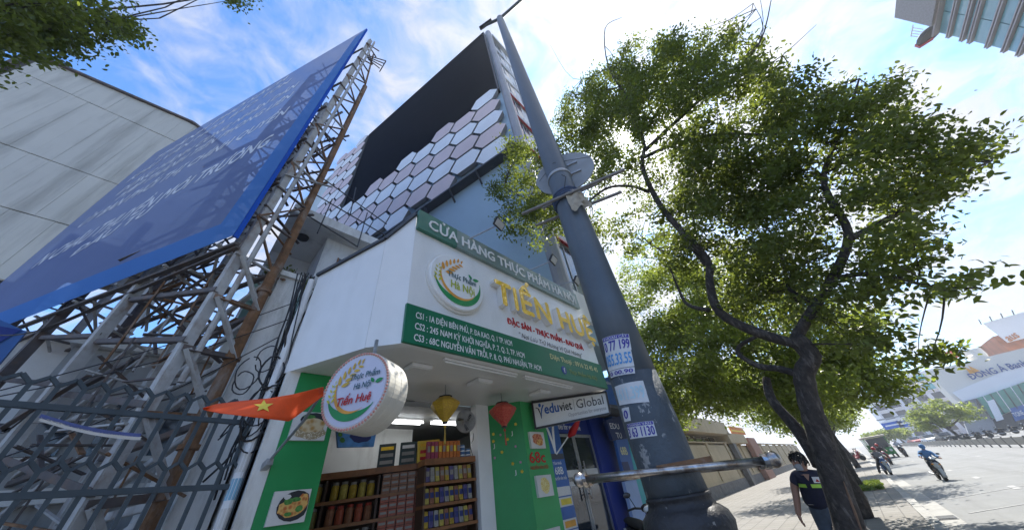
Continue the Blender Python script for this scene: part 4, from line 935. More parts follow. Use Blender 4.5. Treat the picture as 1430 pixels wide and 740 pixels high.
ob = thing('old_back_house', (-1, 10, 0), 'grey stained old house seen through the lower lattice of the tower', 'house')
GRW = mat('grey_old_render', (.40, .40, .385), .85, .2, 1.2, dirt=(.13, .12, .10), dirt_amt=.7, dscale=(2, 2, .6))
MB().box2((-1.95, 9.4, 0), (.26, 14, 5.0)).build('wall', GRW, ob)
for x in (-1.7, -.95, -.2):
    w = MB().box2((x, 9.35, 3.2), (x+.45, 9.39, 4.2)).build('window', GLASSD, ob); MB().box2((x-.05, 9.28, 3.1), (x+.5, 9.39, 3.18)).build('sill', OLDW, w)
MB().box2((-2.0, 9.2, 2.55), (.27, 9.39, 2.75)).build('ledge', OLDW, ob); MB().box2((-2.0, 9.25, 5.02), (.28, 14.1, 5.14)).build('parapet', OLDW, ob)
for i in range(5): MB().box2((-1.9+.45*i, 8.6, 1.2+.3*(i % 3)), (-1.6+.45*i, 9.1, 1.9+.4*(i % 2))).build('stored_crate', OLDW if i % 2 else DKGREY, ob)
# ------------------------------------------------------------------ honeycomb fence in front
FEN = mat('fence_blue_grey', (.06, .08, .095), .55, .2, 6)
fa = R_(11); FUx = Vector((math.cos(fa), math.sin(fa), 0)); FNn = Vector((-math.sin(fa), math.cos(fa), 0)); fo = Vector((-.75, 4.2, 0))
fz1 = (onP(45, 557, fo, FNn).z+onP(330, 596, fo, FNn).z)/2; fz2 = (onP(20, 685, fo, FNn).z+onP(310, 685, fo, FNn).z)/2
fen = thing('honeycomb_fence', fo, 'blue grey steel fence of honeycomb bars in front of the lattice tower', 'fence')
pp = .135; hh = .062; tops = [fz1+.15, fz2+.14, 1.2]
x0f, x1f = -1.6, 1.42
for zr_ in (fz1, fz2, .95, .15):
    b = MB(); b.bar(fo+FUx*x0f+UP*zr_, fo+FUx*x1f+UP*zr_, .035, .042); b.build('rail', FEN, fen)
def picket(zb, zv):
    b = MB(); B = fo; b.bar(B+UP*zb, B+UP*zv, .028, .026, up=FNn); b.bar(B+UP*zv, B+UP*(zv+hh)+FUx*pp/2, .025, .03, up=FNn); b.bar(B+UP*zv, B+UP*(zv+hh)-FUx*pp/2, .025, .03, up=FNn)
    o = b.build('picket', FEN, fen); return o
rows = [(tops[1]+hh, tops[0]), (tops[2]+hh, tops[1]), (.10, tops[2])]
for r, (zb, zv) in enumerate(rows):
    o = picket(zb, zv); first = True; i = 0; x = x0f+.08+(pp/2 if r % 2 else 0)
    while x < x1f:
        q = o if first else o.copy()
        if not first: COL.objects.link(q); q.parent = fen
        q.location = FUx*x+FNn*(.0); first = False; x += pp
for x in (x0f, x1f):
    MB().bar(fo+FUx*x, fo+FUx*x+UP*(tops[0]+.05), .07, .07, up=FNn).build('post', FEN, fen)
t = thing('ribbon_banner', onY(60, 578, 4.0), 'thin sagging blue and white cloth strip tied along the honeycomb fence', 'ribbon')
for k, m in enumerate((mat('ribbon_blue', (.10, .13, .32), .7), P_PAPER)):
    b = MB(); pts = [onP(58+140*u, 578+25*u-6*(u-.5)**2+1+4.5*k+5*math.sin(2.6*u), fo-FNn*.07, FNn) for u in [i/10 for i in range(11)]]
    vs = []
    for p in pts: vs += [p, p-UP*.026]
    b.add(vs, [(2*i, 2*i+1, 2*i+3, 2*i+2) for i in range(10)]); b.build('cloth', m, t)

# ------------------------------------------------------------------ conduits, cables, flag at the shop corner
cd_ = thing('conduit', (.56, 4.5, 0), 'white vertical cable conduit pipe at the left corner of the shop with blue stickers', 'pipe')
cx_ = onY(395, 500, 4.45); MB().tube([(cx_.x, 4.45, 0), (cx_.x, 4.45, 4.62)], .045, 10).build('pipe', WHITE, cd_)
for z, m in ((1.75, P_PAPER), (1.98, mat('sticker_blue', (.25, .48, .62), .5)), (2.2, P_PAPER)):
    MB().lathe((cx_.x, 4.45, z), [(.0465, 0), (.0465, .17)], 10).build('sticker', m, cd_)
cb = thing('cable_bundle', (.5, 4.6, 2), 'tangled bundle of black cables running down the wall beside the conduit', 'cables')
r2 = random.Random(3)
for i in range(38):
    a = onY(470-55*r2.random(), 380+14*r2.random(), 4.3+.4*r2.random()); c = onY(290+105*r2.random(), 590+140*r2.random(), 4.45+.5*r2.random()); pts = []
    w1, w2, ph = r2.uniform(-.12, .12), r2.uniform(-.25, .05), r2.uniform(0, 6)
    for k in range(13):
        u = k/12; p = a*(1-u)+c*u; p += Vector((w1*math.sin(3.1*u+ph*.2)+.05*math.sin(9*u+ph)*u, .05*math.sin(7*u+ph), w2*math.sin(math.pi*u)+.05*math.sin(11*u+ph)*u)); pts.append(p)
    MB().tube(pts, r2.choice((.006, .008, .010)), 5).build('cable', BLACK, cb)
for i in range(12):
    c = onY(355+r2.uniform(-25, 30), 540+r2.uniform(-60, 90), 4.4); R = r2.uniform(.10, .2); pts = [c+Vector((R*.6*math.cos(a+i), .03*math.sin(3*a), R*math.sin(a+i))) for a in [6.0*k/16 for k in range(17)]]
    MB().tube(pts, r2.choice((.007, .011)), 5).build('cable_loop', BLACK, cb)
for i, (a, c) in enumerate([((0, 545), (470, 400)), ((0, 553), (420, 440)), ((0, 640), (390, 470)), ((0, 468), (140, 425)), ((0, 600), (60, 560))]):
    p = onY(*a, 6.0); q = onY(*c, 4.9); MB().tube([p*(1-u)+q*u-UP*.12*math.sin(math.pi*u) for u in [k/10 for k in range(11)]], .007, 5).build('span_cable', BLACK, cb)
FLR = mat('flag_orange_red', (.80, .085, .01), .75, .12, 8)
fl = thing('red_flag', onY(390, 585, 2.9), 'red flag with yellow star blown out flat beside the round light box', 'flag')
top = [(283, 570), (300, 564), (340, 559), (375, 556), (410, 550), (452, 540)]; bot = [(284, 572), (305, 576), (340, 580), (372, 584), (405, 588), (452, 552)]
def lerp_px(L, u): x = u*(len(L)-1); i = min(int(x), len(L)-2); f = x-i; return (L[i][0]*(1-f)+L[i+1][0]*f, L[i][1]*(1-f)+L[i+1][1]*f)
def flagpt(u, v, o=0.0):
    a = lerp_px(top, u); c = lerp_px(bot, u); return onY(a[0]*(1-v)+c[0]*v, a[1]*(1-v)+c[1]*v, 2.95+.10*math.sin(7*u+1.5*v)-.25*v*math.sin(math.pi*u)-o)
b = MB(); b.grid(lambda u, v: flagpt(u, v), 24, 6); cl_o = b.build('cloth', FLR, fl, smooth=True)
sm = cl_o.modifiers.new('t', 'SOLIDIFY'); sm.thickness = .003
b = MB(); pts = []
for k in range(10):
    a = 2*math.pi*k/10; r = 1 if k % 2 == 0 else .42; pts.append(flagpt(.565+.085*r*math.sin(a), .38-.34*r*math.cos(a)*(1 if math.cos(a) > 0 else -1)*(1 if math.cos(a) > 0 else -1), .012))
b.poly(pts); b.build('star', YEL, fl)
MB().tube([flagpt(1, .5)+Vector((.0, .02, 0)), flagpt(1, .5)+Vector((.03, .5, -.12)), Vector((.80, 4.29, 2.25))], .014, 7).build('staff', STEEL, fl)
MB().bar((.80, 4.2, 2.25), (.78, 4.35, 2.2), .06).build('bracket', STEEL, fl)
# ------------------------------------------------------------------ lamp post with bars, round sign and stickers
PST = mat('post_blue_grey', (.085, .105, .125), .42, .12, 3, spec=.5, dirt=(.16, .17, .18), dirt_amt=.35, dscale=(4, 4, .7))
PSTB = mat('post_base_paint', (.072, .088, .103), .55, .2, 5, bump=.4, bscale=35, dirt=(.34, .335, .32), dirt_amt=.8, dscale=(7, 7, 4), d0=.60, dw=.02)
PSTD = mat('post_plinth_black', (.035, .035, .038), .55, .3, 8, bump=.5, bscale=30, dirt=(.30, .28, .25), dirt_amt=.8, dscale=(16, 16, 12), d0=.63, dw=.03)
def axp(z): 
    a = R_(21.4)*(1-max(0, z-1.4)/13.4)+R_(17.4)*max(0, z-1.4)/13.4; return Vector((2.8*math.cos(a), 2.8*math.sin(a), z))
prof = [(.272, 1.30), (.285, 1.345), (.272, 1.395), (.235, 1.425), (.222, 1.43), (.205, 1.475), (.215, 1.48), (.215, 1.495), (.205, 1.50), (.202, 1.62), (.205, 1.9), (.196, 2.3), (.186, 3.0), (.178, 4.2), (.172, 4.62), (.168, 5.6), (.152, 8.3), (.137, 11.5), (.118, 14.75)]
def prad(z):
    for (a, za), (c, zc_) in zip(prof, prof[1:]):
        if za <= z <= zc_: return a+(c-a)*(z-za)/(zc_-za)
    return prof[-1][0]
lp = thing('lamp_post', axp(0), 'tall blue grey tapering lamp post with moulded base standing before the shop', 'lamp post')
def loft(zs_r, m, name, n=28, parent=None):
    b = MB(); vs = [axp(z)+Vector((r*math.cos(2*math.pi*j/n), r*math.sin(2*math.pi*j/n), 0)) for r, z in zs_r for j in range(n)]; k = len(zs_r)
    b.add(vs, [(i*n+j, i*n+(j+1) % n, (i+1)*n+(j+1) % n, (i+1)*n+j) for i in range(k-1) for j in range(n)]+[list(range(n))[::-1], [(k-1)*n+j for j in range(n)]])
    o = b.build(name, m, parent or lp); 
    for p in o.data.polygons: p.use_smooth = len(p.vertices) == 4
    return o
loft([(.36, 0), (.36, .12), (.30, .22), (.285, 1.1), (.262, 1.24)]+[p for p in prof if p[1] <= 1.50], PSTD, 'plinth')
loft([(prad(1.502), 1.502), (.202, 1.62), (.205, 1.9), (.196, 2.3)], PSTB, 'base')
loft([(.196, 2.302)]+[p for p in prof if p[1] > 2.4], PST, 'shaft')
for z in (4.62, 5.15): loft([(prad(z)+.008, z), (prad(z)+.012, z+.02), (prad(z)+.008, z+.06)], PST if z < 5 else STEEL, 'collar')
tA, tB = onZ(675, 37, 14.85), onZ(735, -6, 14.85)
MB().tube([tA, axp(14.8), tB], .05, 8).build('arm', PST, lp)
for q, s in ((tA, .25), (tB, .25)):
    e = (tB-tA).normalized(); MB().box(q+e*.1, (.13, .5, .07), (e.cross(UP), e, UP)).build('lamp_head', DKGREY, lp, bevel=.02)
dv = Vector((axp(2).x, axp(2).y, 0)).normalized(); rv = Vector((dv.y, -dv.x, 0))      # away from / to the right of the viewer
# chrome bars clamped to the base
def bar_thing(o, half, z0, z1, lab, r=.022):
    c = axp(1.64)+dv*o; t = thing('chrome_bar', c-UP*.04, lab, 'bar'); a = c-rv*half; a.z = z0; q = c+rv*half; q.z = z1
    MB().tube([a, q], r, 12).build('tube', CHROME, t, smooth=True)
    for p, e in ((a, -1), (q, 1)):
        MB().ball(p+rv*e*.04, .044, 16, 10).build('end_ball', CHROME, t, smooth=True); MB().lathe(p, [(.036, -.012), (.036, .012)], 12, rv).build('ring', CHROME, t)
    return t
bar_thing(-.245, .555, 1.668, 1.600, 'scratched chrome bar with ball ends clamped across the near side of the lamp post base')
bar_thing(.245, .62, 1.664, 1.590, 'chrome bar with ball ends clamped behind the lamp post base', .022)
MB().box(axp(1.645)-dv*.225+rv*.11, (.34, .04, .05), (rv, dv, UP)).build('clamp', RUST, lp)
MB().box(axp(1.64)+dv*.225+rv*.11, (.34, .04, .05), (rv, dv, UP)).build('clamp', RUST, lp)
# upper bars, cloth and round sign
pn = dv
for (a, c, o, r) in (((729, 299), (872, 237), -.20, .022), ((748, 315), (868, 268), .20, .022), ((757, 291), (834, 257), .19, .018)):
    p = onP(a[0], a[1], axp(4.7)+dv*o, pn); q = onP(c[0], c[1], axp(4.7)+dv*o, pn); b = MB(); b.tube([p, q], r, 8)
    t = tag(b.build('clamp_bar', mat('bar_dull', (.20, .19, .18), .5, .3, 9, metal=.4), lp))
b = MB(); c = axp(4.62)
for k, (rr, zz0) in enumerate(((.19, .0), (.20, .04), (.195, .09), (.2, .13))): b.lathe((c.x, c.y, 4.58+zz0), [(rr, 0), (rr+.012, .02), (rr, .045)], 16)
rg = b.build('cloth_wrap', mat('faded_navy_cloth', (.06, .085, .15), .85, .3, 14), lp, smooth=True)
RAG = mat('rag_beige', (.38, .33, .25), .9, .25, 12)
for k, (da, L, w) in enumerate(((.35, .42, .09), (.75, .30, .08), (-2.6, .32, .08), (1.1, .38, .07))):
    b = MB(); 
    def rag(u, v, da=da, L=L, w=w, k=k):
        a = da+.25*(u-.5); e = -dv*math.cos(a)+rv*math.sin(a); z = 4.66-L*v; return axp(z)+e*(prad(z)+.02+.05*v+.015*math.sin(9*v+5*u+k))+rv*(w*(u-.5))+UP*(-.03*math.sin(6*u+k))
    b.grid(rag, 5, 8); o = b.build('rag', RAG if k != 2 else mat('faded_navy_cloth', (.06, .085, .15), .85, .3, 14), lp, smooth=True)
dc = onP(788, 241, axp(5.4)+dv*.24, dv)
rs = thing('round_sign', dc-UP*.41, 'round traffic sign showing its bare grey back, strapped to the lamp post', 'sign')
MB().lathe(dc, [(.47, 0), (.475, .004), (.475, .022), (.465, .026)], 36, dv).build('plate', mat('sign_back', (.31, .32, .32), .5, .15, 3, metal=.3, dirt=(.3, .3, .3), dirt_amt=.5), rs)
MB().lathe(dc+dv*.027, [(.45, 0), (.45, .003)], 36, dv).build('face', mat('sign_face_blue', (.02, .08, .4), .4), rs)
for z in (-.12, .12): MB().box(dc-dv*.012+UP*z, (.5, .02, .035), (rv, dv, UP)).build('rib', STEEL, rs)
b = MB(); b.tube([dc-rv*.42+UP*.06, axp(5.35)-dv*.19, dc+rv*.45+UP*.10], .004, 4); b.tube([axp(5.0)-dv*.2+rv*.05, axp(4.9)-dv*.22+rv*.09, axp(4.72)-dv*.2+rv*.02], .007, 5); b.build('wire', BLACK, rs)
# stickers wrapped round the shaft
def onpost(px, py):
    r = ray(px, py); z = 1.6
    for _ in range(6):
        A = axp(z); rr = prad(z)+.004; d2_ = Vector((r.x, r.y)); A2 = Vector((A.x, A.y)); a = d2_.dot(d2_); bq = -2*d2_.dot(A2); cq = A2.dot(A2)-rr*rr; D = max(bq*bq-4*a*cq, 0); t_ = (-bq-math.sqrt(D))/(2*a); z = 1.6+r.z*t_
    p = Vector((r.x*t_, r.y*t_, z)); return p
def post_ang(p): A = axp(p.z); e = p-A; return math.atan2(e.dot(rv), e.dot(-dv)), p.z
def wrap(phi, z, lift): A = axp(z); rr = prad(z)+lift; return A+(-dv*math.cos(phi)+rv*math.sin(phi))*rr
SB = mat('sticker_ink_navy', (.05, .04, .30), .5, .15, 30); SC_ = mat('sticker_ink_blue', (.08, .30, .62), .5, .2, 30); SW = mat('sticker_white', (.62, .62, .62), .55, .12, 12); SP = mat('sticker_pale_blue', (.45, .62, .68), .55, .12, 12)
def sticker(px, lab, paper, rowsx, ink, hdr=None):
    P = [post_ang(onpost(*q)) for q in px]                    # TL TR BR BL
    st_ = thing('sticker', onpost(*px[3]), lab, 'sticker')
    def uv(u, v, lift): 
        f0 = (P[3][0]*(1-u)+P[2][0]*u)*(1-v)+(P[0][0]*(1-u)+P[1][0]*u)*v; z = (P[3][1]*(1-u)+P[2][1]*u)*(1-v)+(P[0][1]*(1-u)+P[1][1]*u)*v; return wrap(f0, z, lift)
    b = MB(); b.grid(lambda u, v: uv(u, v, .003), 10, 4); b.build('paper', paper, st_)
    if hdr: b = MB(); b.grid(lambda u, v: uv(.02+.96*u, .76+.22*v, .0045), 10, 2); b.build('print_strip', SB, st_); text(hdr, (0.08, .79, 0), (.84, 0, 0), (0, .15, 0), SW, st_, fn=lambda p: uv(p.x, p.y, .006), lift=0, bold=.02)
    for s, u0, u1, v0, cap in rowsx: text(s, (u0, v0, 0), (u1-u0, 0, 0), (0, cap, 0), ink, st_, fn=lambda p: uv(p.x, p.y, .006), lift=0, bold=.05)
sticker([(841, 473), (878, 466), (882, 488), (846, 496)], 'torn white sticker with large navy numbers 77 199, topmost on the lamp post', SW, [('0 77 199', .04, .97, .12, .56)], SB, 'KHOAN CẮT')
sticker([(845, 494), (881, 487), (886, 511), (850, 519)], 'white sticker with bright blue numbers 55.33.55 on the lamp post', SW, [('055.33.55', .03, .97, .22, .60)], SC_)
sticker([(851, 519), (886, 512), (887, 521), (853, 528)], 'narrow torn sticker with navy numbers 00.90 under the bright blue one', SW, [('0 00.90', .05, .95, .2, .6)], SB)
sticker([(858, 540), (898, 531), (907, 561), (865, 566)], 'pale blue faded sticker with numbers 1611.399 in the middle of the lamp post', SW, [('1611.399', .05, .95, .22, .56)], SP, None)
sticker([(868, 570), (878, 568), (881, 587), (872, 589)], 'small torn scrap of sticker with one navy digit on the lamp post', SW, [('0', .2, .8, .2, .6)], SB)
sticker([(875, 592), (912, 587), (918, 608), (880, 613)], 'white sticker with bold navy numbers 3631130, lowest on the lamp post', SW, [('3 63 1130', .03, .97, .10, .58)], SB, 'THANH VÂN')

# ------------------------------------------------------------------ trees
BARK = mat('bark', (.055, .046, .040), .9, .45, 14, bump=1.0, bscale=26, dirt=(.15, .13, .11), dirt_amt=.8, dscale=(14, 14, 4), d0=.52, dw=.10)
LEAF = leafmat('leaf_green', (.070, .094, .026), (.27, .33, .045), .42); LEAFB = leafmat('leaf_light', (.085, .118, .028), (.35, .43, .055), .47)
npr = np.random.default_rng(5)
def leaves(name, pts, size, m, parent, droop=.5, kind='stuff'):
    pts = np.asarray(pts, float); n = len(pts)
    d = npr.normal(size=(n, 3)); d[:, 2] = d[:, 2]*.6-droop; d /= np.linalg.norm(d, axis=1)[:, None]
    nn = npr.normal(size=(n, 3))*.75; nn[:, 2] += 1.1; s = np.cross(d, nn); s /= np.linalg.norm(s, axis=1)[:, None]; up = np.cross(s, d)
    L = size*npr.uniform(.6, 1.3, n)[:, None]; w = L*.27
    v = np.stack([pts-d*L*.5, pts+s*w*.85-d*L*.22+up*w*.22, pts+s*w*.8+d*L*.16+up*w*.2-up*L*.02, pts+d*L*.5-up*L*.10, pts-s*w*.8+d*L*.16+up*w*.2-up*L*.02, pts-s*w*.85-d*L*.22+up*w*.22], 1).reshape(-1, 3)
    f = np.arange(n*6).reshape(n, 6); tri = np.concatenate([f[:, [0, 1, 5]], f[:, [1, 2, 4]], f[:, [1, 4, 5]], f[:, [2, 3, 4]]], 1).reshape(-1, 3)
    B = np.array(BASE[parent.name]) if parent else np.zeros(3); v = v-B
    me = bpy.data.meshes.new(name); me.vertices.add(len(v)); me.vertices.foreach_set('co', v.ravel()); me.loops.add(len(tri)*3); me.loops.foreach_set('vertex_index', tri.ravel())
    me.polygons.add(len(tri)); me.polygons.foreach_set('loop_start', np.arange(len(tri))*3); me.update(calc_edges=True); me.materials.append(m)
    o = bpy.data.objects.new(name, me); COL.objects.link(o); o.parent = parent; BASE[o.name] = BASE[parent.name] if parent else Vector()
    if kind: o['kind'] = kind
    return o
def clump_points(centers, n, sig, flat=.5):
    # more leaves where a clump is far away, so that every part of a crown is as dense as the next
    c = np.asarray(centers, float); e = c-np.array(EYE); d = np.linalg.norm(e, axis=1); w = npr.uniform(.4, 1.6, len(c))*np.clip(d, 4, 40)**1.0
    i = npr.choice(len(c), n, p=w/w.sum()); g = npr.normal(size=(n, 3))*np.array([sig, sig, sig*flat]); return c[i]+g
def wiggle(p, q, n=6, a=.08):
    L = (q-p).length; s = [rnd.uniform(-1, 1) for _ in range(3)]; return [p.lerp(q, i/n)+Vector((s[0]*math.sin(3.1*i/n+s[1]*2), s[1]*math.sin(4*i/n+s[2]*3), s[2]*math.sin(3.6*i/n)+.4*math.sin(math.pi*i/n)))*a*L*(1 if 0 < i < n else 0) for i in range(n+1)]
TK = 1.29
def limb_px(L): return [onX(p[0], p[1], p[2]*TK) for p in L]
def smooth_path(P, k=4):
    out = []; n = len(P)
    for i in range(n-1):
        a, b_, c, d_ = P[max(i-1, 0)], P[i], P[i+1], P[min(i+2, n-1)]
        for j in range(k):
            t = j/k; out.append(.5*((2*b_)+(c-a)*t+(2*a-5*b_+4*c-d_)*t*t+(3*b_-a-3*c+d_)*t*t*t))
    return out+[P[-1]]
def tubeR(b, P, r0, r1, n=9, k=4):
    Q = smooth_path(P, k); m = len(Q)-1; b.tube(Q, [(r0+(r1-r0)*(i/m))*(1+rnd.uniform(-.05, .05)) for i in range(m+1)], n)
mt = thing('street_tree', (6.3, .88, 0), 'large leaning street tree with forked dark trunk and wide backlit crown', 'tree')
TX = 4.8
tr_ = [Vector((6.3, .88, -.05)), Vector((6.25, .80, .25))]+limb_px([(1188, 742, 4.8), (1168, 680, 4.8), (1152, 630, 4.8), (1137, 585, 4.8), (1127, 550, 4.8), (1123, 520, 4.8), (1132, 497, 4.8), (1110, 472, 4.8)])
b = MB(); Q = smooth_path(tr_, 4); m_ = len(Q)-1; rad = [.21, .17, .145, .138, .132, .128, .122, .116, .12, .11]
b.tube(Q, [rad[min(int(i/4), 9)]*(1+rnd.uniform(-.05, .05)) for i in range(m_+1)], 14); b.build('trunk', BARK, mt, smooth=True)
LIMBS = [([(1122, 482, 4.8), (1060, 465, 4.75), (1005, 436, 4.7), (991, 395, 4.7), (987, 362, 4.7), (942, 312, 4.6), (915, 275, 4.6), (897, 232, 4.6), (901, 205, 4.6)], .066, .042),
  ([(1108, 478, 4.8), (1130, 440, 4.85), (1165, 385, 4.9), (1185, 332, 4.9), (1172, 297, 4.9)], .06, .042),
  ([(1172, 300, 4.9), (1150, 245, 5.0), (1182, 165, 5.2), (1200, 110, 5.4)], .045, .012), ([(1184, 335, 4.9), (1250, 300, 5.1), (1330, 250, 5.3), (1385, 225, 5.4)], .045, .01),
  ([(1165, 388, 4.9), (1225, 382, 4.8), (1300, 400, 4.6), (1370, 402, 4.5)], .03, .008), ([(901, 210, 4.6), (955, 160, 4.7), (1010, 110, 4.9), (1060, 62, 5.1), (1078, -5, 5.2)], .045, .006),
  ([(899, 220, 4.6), (945, 200, 4.7), (1000, 188, 4.8), (1070, 188, 5.0), (1160, 185, 5.2)], .04, .012), ([(901, 208, 4.6), (885, 150, 4.6), (850, 95, 4.7), (845, 40, 4.7), (868, 25, 4.7)], .035, .005),
  ([(906, 268, 4.6), (880, 260, 4.6), (845, 264, 4.2), (800, 295, 3.8), (750, 285, 3.6), (705, 262, 3.5)], .035, .008), ([(985, 370, 4.7), (960, 345, 4.9), (925, 350, 5.2), (895, 330, 5.4)], .03, .008),
  ([(1146, 650, 4.85), (1112, 598, 5.0), (1078, 558, 5.1), (1070, 528, 5.2)], .07, .05), ([(1127, 527, 4.8), (1090, 515, 4.9), (1060, 511, 4.95), (1032, 495, 5.0), (1034, 482, 5.1), (1056, 470, 5.1)], .045, .025),
  ([(990, 433, 4.7), (960, 425, 4.8), (946, 400, 4.9), (935, 372, 5.0)], .035, .01), ([(1110, 420, 5.2), (1100, 395, 5.3), (1085, 340, 5.4), (1060, 300, 5.6)], .03, .01), ([(1140, 425, 4.9), (1100, 400, 5.1), (1120, 370, 5.2), (1160, 355, 5.3)], .028, .012),
  ([(1010, 110, 4.9), (1075, 90, 5.2), (1140, 35, 5.4)], .014, .003), ([(955, 160, 4.7), (1060, 60, 4.9), (1052, 5, 5.0)], .014, .003), ([(850, 95, 4.7), (800, 110, 4.7), (768, 62, 4.7)], .010, .003), ([(1040, 80, 5.0), (1065, 40, 5.1), (1060, -10, 5.1)], .012, .003)]
LP = []
for L_, r0, r1 in LIMBS:
    P_ = limb_px(L_); b = MB(); tubeR(b, P_, r0*1.25, r1*1.15, 8); b.build('limb', BARK, mt, smooth=True); LP += smooth_path(P_, 4)
BL = [(820, 165, 42, 45, 4.7, 24), (825, 205, 38, 40, 4.7, 16), (860, 175, 40, 35, 4.7, 14), (860, 130, 45, 40, 4.7, 22), (900, 150, 45, 40, 4.7, 14), (950, 110, 60, 40, 4.8, 18), (930, 230, 50, 40, 4.8, 12), (985, 205, 50, 40, 4.9, 16), (1050, 200, 60, 40, 5.0, 18), (1045, 255, 50, 30, 5.1, 12), (970, 270, 45, 30, 5.0, 9), (1080, 150, 40, 30, 5.1, 9), (960, 340, 45, 35, 5.4, 9), (1100, 430, 60, 25, 5.8, 9), (1040, 420, 40, 25, 5.8, 8), (870, 240, 40, 35, 4.6, 8), (905, 95, 48, 38, 4.7, 11), (960, 75, 45, 30, 4.9, 9), (1015, 75, 48, 32, 5.0, 10), (1060, 115, 45, 30, 5.1, 8), (985, 125, 50, 35, 4.8, 9), (930, 145, 40, 30, 4.7, 5), (830, 225, 40, 35, 4.6, 6),
  (1130, 135, 50, 30, 5.3, 9), (1200, 130, 55, 28, 5.4, 9), (1110, 190, 60, 40, 5.1, 10), (1190, 190, 70, 45, 5.2, 12), (1250, 190, 50, 40, 5.3, 9), (1300, 225, 50, 28, 5.3, 7), (1350, 222, 40, 16, 5.4, 4), (1240, 255, 65, 30, 5.1, 9), (1300, 275, 50, 20, 5.1, 5), (1150, 260, 70, 40, 5.0, 11), (1070, 250, 60, 40, 5.0, 10), (1000, 230, 45, 30, 4.9, 5), (1010, 290, 60, 35, 5.1, 14), (1060, 330, 60, 45, 5.3, 14), (1020, 380, 40, 35, 5.6, 8), (1120, 360, 50, 40, 5.4, 10),
  (1090, 310, 65, 40, 5.2, 12), (1230, 320, 55, 30, 4.9, 7), (1275, 330, 40, 22, 4.8, 4), (1250, 375, 50, 20, 4.8, 5), (1320, 403, 45, 10, 4.6, 3), (1190, 420, 50, 30, 4.9, 6), (1060, 380, 60, 40, 5.5, 10), (960, 300, 45, 35, 5.2, 6), (950, 360, 50, 40, 5.4, 7), (900, 300, 40, 30, 5.0, 4),
  (735, 225, 45, 32, 3.6, 11), (715, 275, 42, 35, 3.5, 12), (745, 315, 40, 28, 3.6, 10), (780, 290, 40, 30, 3.7, 8), (760, 205, 30, 20, 3.7, 4), (820, 300, 35, 30, 4.6, 4), (860, 330, 35, 30, 4.9, 4), (1225, 470, 35, 20, 4.7, 4), (1285, 495, 32, 8, 4.6, 2)]
cents = []; wts = []
for (x, y, rx, ry, dx_, w) in BL:
    for k in range(int(w*1.7)):
        a = rnd.uniform(0, 2*math.pi); q = math.sqrt(rnd.random()); p = onX(x+rx*q*math.cos(a), y+ry*q*math.sin(a), dx_*TK+max(-1.3, min(1.3, rnd.gauss(0, .6)))*(.5 if x < 800 else 1)); cents.append(p); wts.append(w)
pts = clump_points([tuple(c) for c in cents], 108000, .17, .42)
e_ = pts-np.array(EYE); e_ /= np.linalg.norm(e_, axis=1)[:, None]; an_ = np.degrees(np.arccos(np.clip(e_@np.array(SUN), -1, 1))); pts = pts[an_+npr.uniform(-1.6, 1.2, len(an_)) > 1.4]      # a gap in the leaves towards the sun
leaves('crown', pts, .086, LEAF, mt)
b = MB(); Q2 = [onX(*q) for q in ((1178, 672, 6.06), (1186, 695, 6.06), (1194, 716, 6.06), (1204, 744, 6.06))]; b.tube([q+Vector((.02, 0, 0)) for q in Q2], [.004, .012, .015, .008], 6); b.build('bark_scar', mat('bare_wood', (.20, .12, .075), .8, .3, 20), mt)
b = MB(); rr2 = random.Random(11)
for c in cents:
    if rr2.random() < .55:
        q = min(LP, key=lambda v: (v-c).length); P_ = wiggle(q, c, 5, .07); L = len(P_)-1; b.tube(P_, [.011-.008*i/L for i in range(L+1)], 4, cap=False)
tag(b.build('twigs', BARK, mt), kind='stuff')
def tree(name, base, lean, fork, crown, nleaf, size, lab, group=None, m=LEAF, r=.16, ncl=110, sig=.32, extra=()):
    base = Vector(base); t = thing(name, base, lab, 'tree', group); f = base+Vector(lean)+UP*fork
    b = MB(); P_ = wiggle(base-UP*.05, f, 6, .05); b.tube(P_, [r*1.35*(1-.35*i/6) for i in range(7)], 10); b.build('trunk', BARK, t, smooth=True)
    cs = []
    for (cx_, cy_, cz_, rx, ry, rz, w) in crown:
        for k in range(max(3, int(ncl*w))):
            while True:
                a = [rnd.uniform(-1, 1) for _ in range(3)]; s = sum(v*v for v in a)
                if .12 < s < 1: break
            cs.append(base+Vector((cx_+a[0]*rx, cy_+a[1]*ry, cz_+a[2]*rz)))
    tops_ = []
    for (cx_, cy_, cz_, rx, ry, rz, w) in crown:
        e = base+Vector((cx_, cy_, cz_)); b = MB(); P_ = wiggle(f, e, 6, .10); b.tube(P_, [r*.7*(1-.75*i/6) for i in range(7)], 7); b.build('limb', BARK, t, smooth=True); tops_ += P_
    b = MB()
    for c in cs:
        if rnd.random() < .4: q = min(tops_, key=lambda v: (v-c).length); P_ = wiggle(q, c, 4, .08); b.tube(P_, [.02-.013*i/4 for i in range(5)], 4, cap=False)
    tag(b.build('twigs', BARK, t), kind='stuff')
    cs += [Vector(e) for e in extra]
    leaves('crown', clump_points([tuple(c) for c in cs], nleaf, sig), size, m, t); return t
ex2 = []
for (x, y, rx, ry, w) in ((900, 430, 50, 60, 22), (940, 500, 60, 50, 26), (885, 520, 28, 40, 10), (1000, 545, 55, 28, 14), (960, 400, 60, 40, 14), (1040, 430, 60, 50, 16), (1180, 480, 60, 55, 18), (1130, 560, 60, 35, 14), (1225, 535, 30, 30, 8), (1000, 480, 50, 40, 14), (920, 370, 40, 40, 8), (1090, 520, 40, 40, 8)):
    for k in range(w): a = rnd.uniform(0, 6.3); q = math.sqrt(rnd.random()); ex2.append(onX(x+rx*q*math.cos(a), y+ry*q*math.sin(a), 13+rnd.gauss(0, 1.1)))
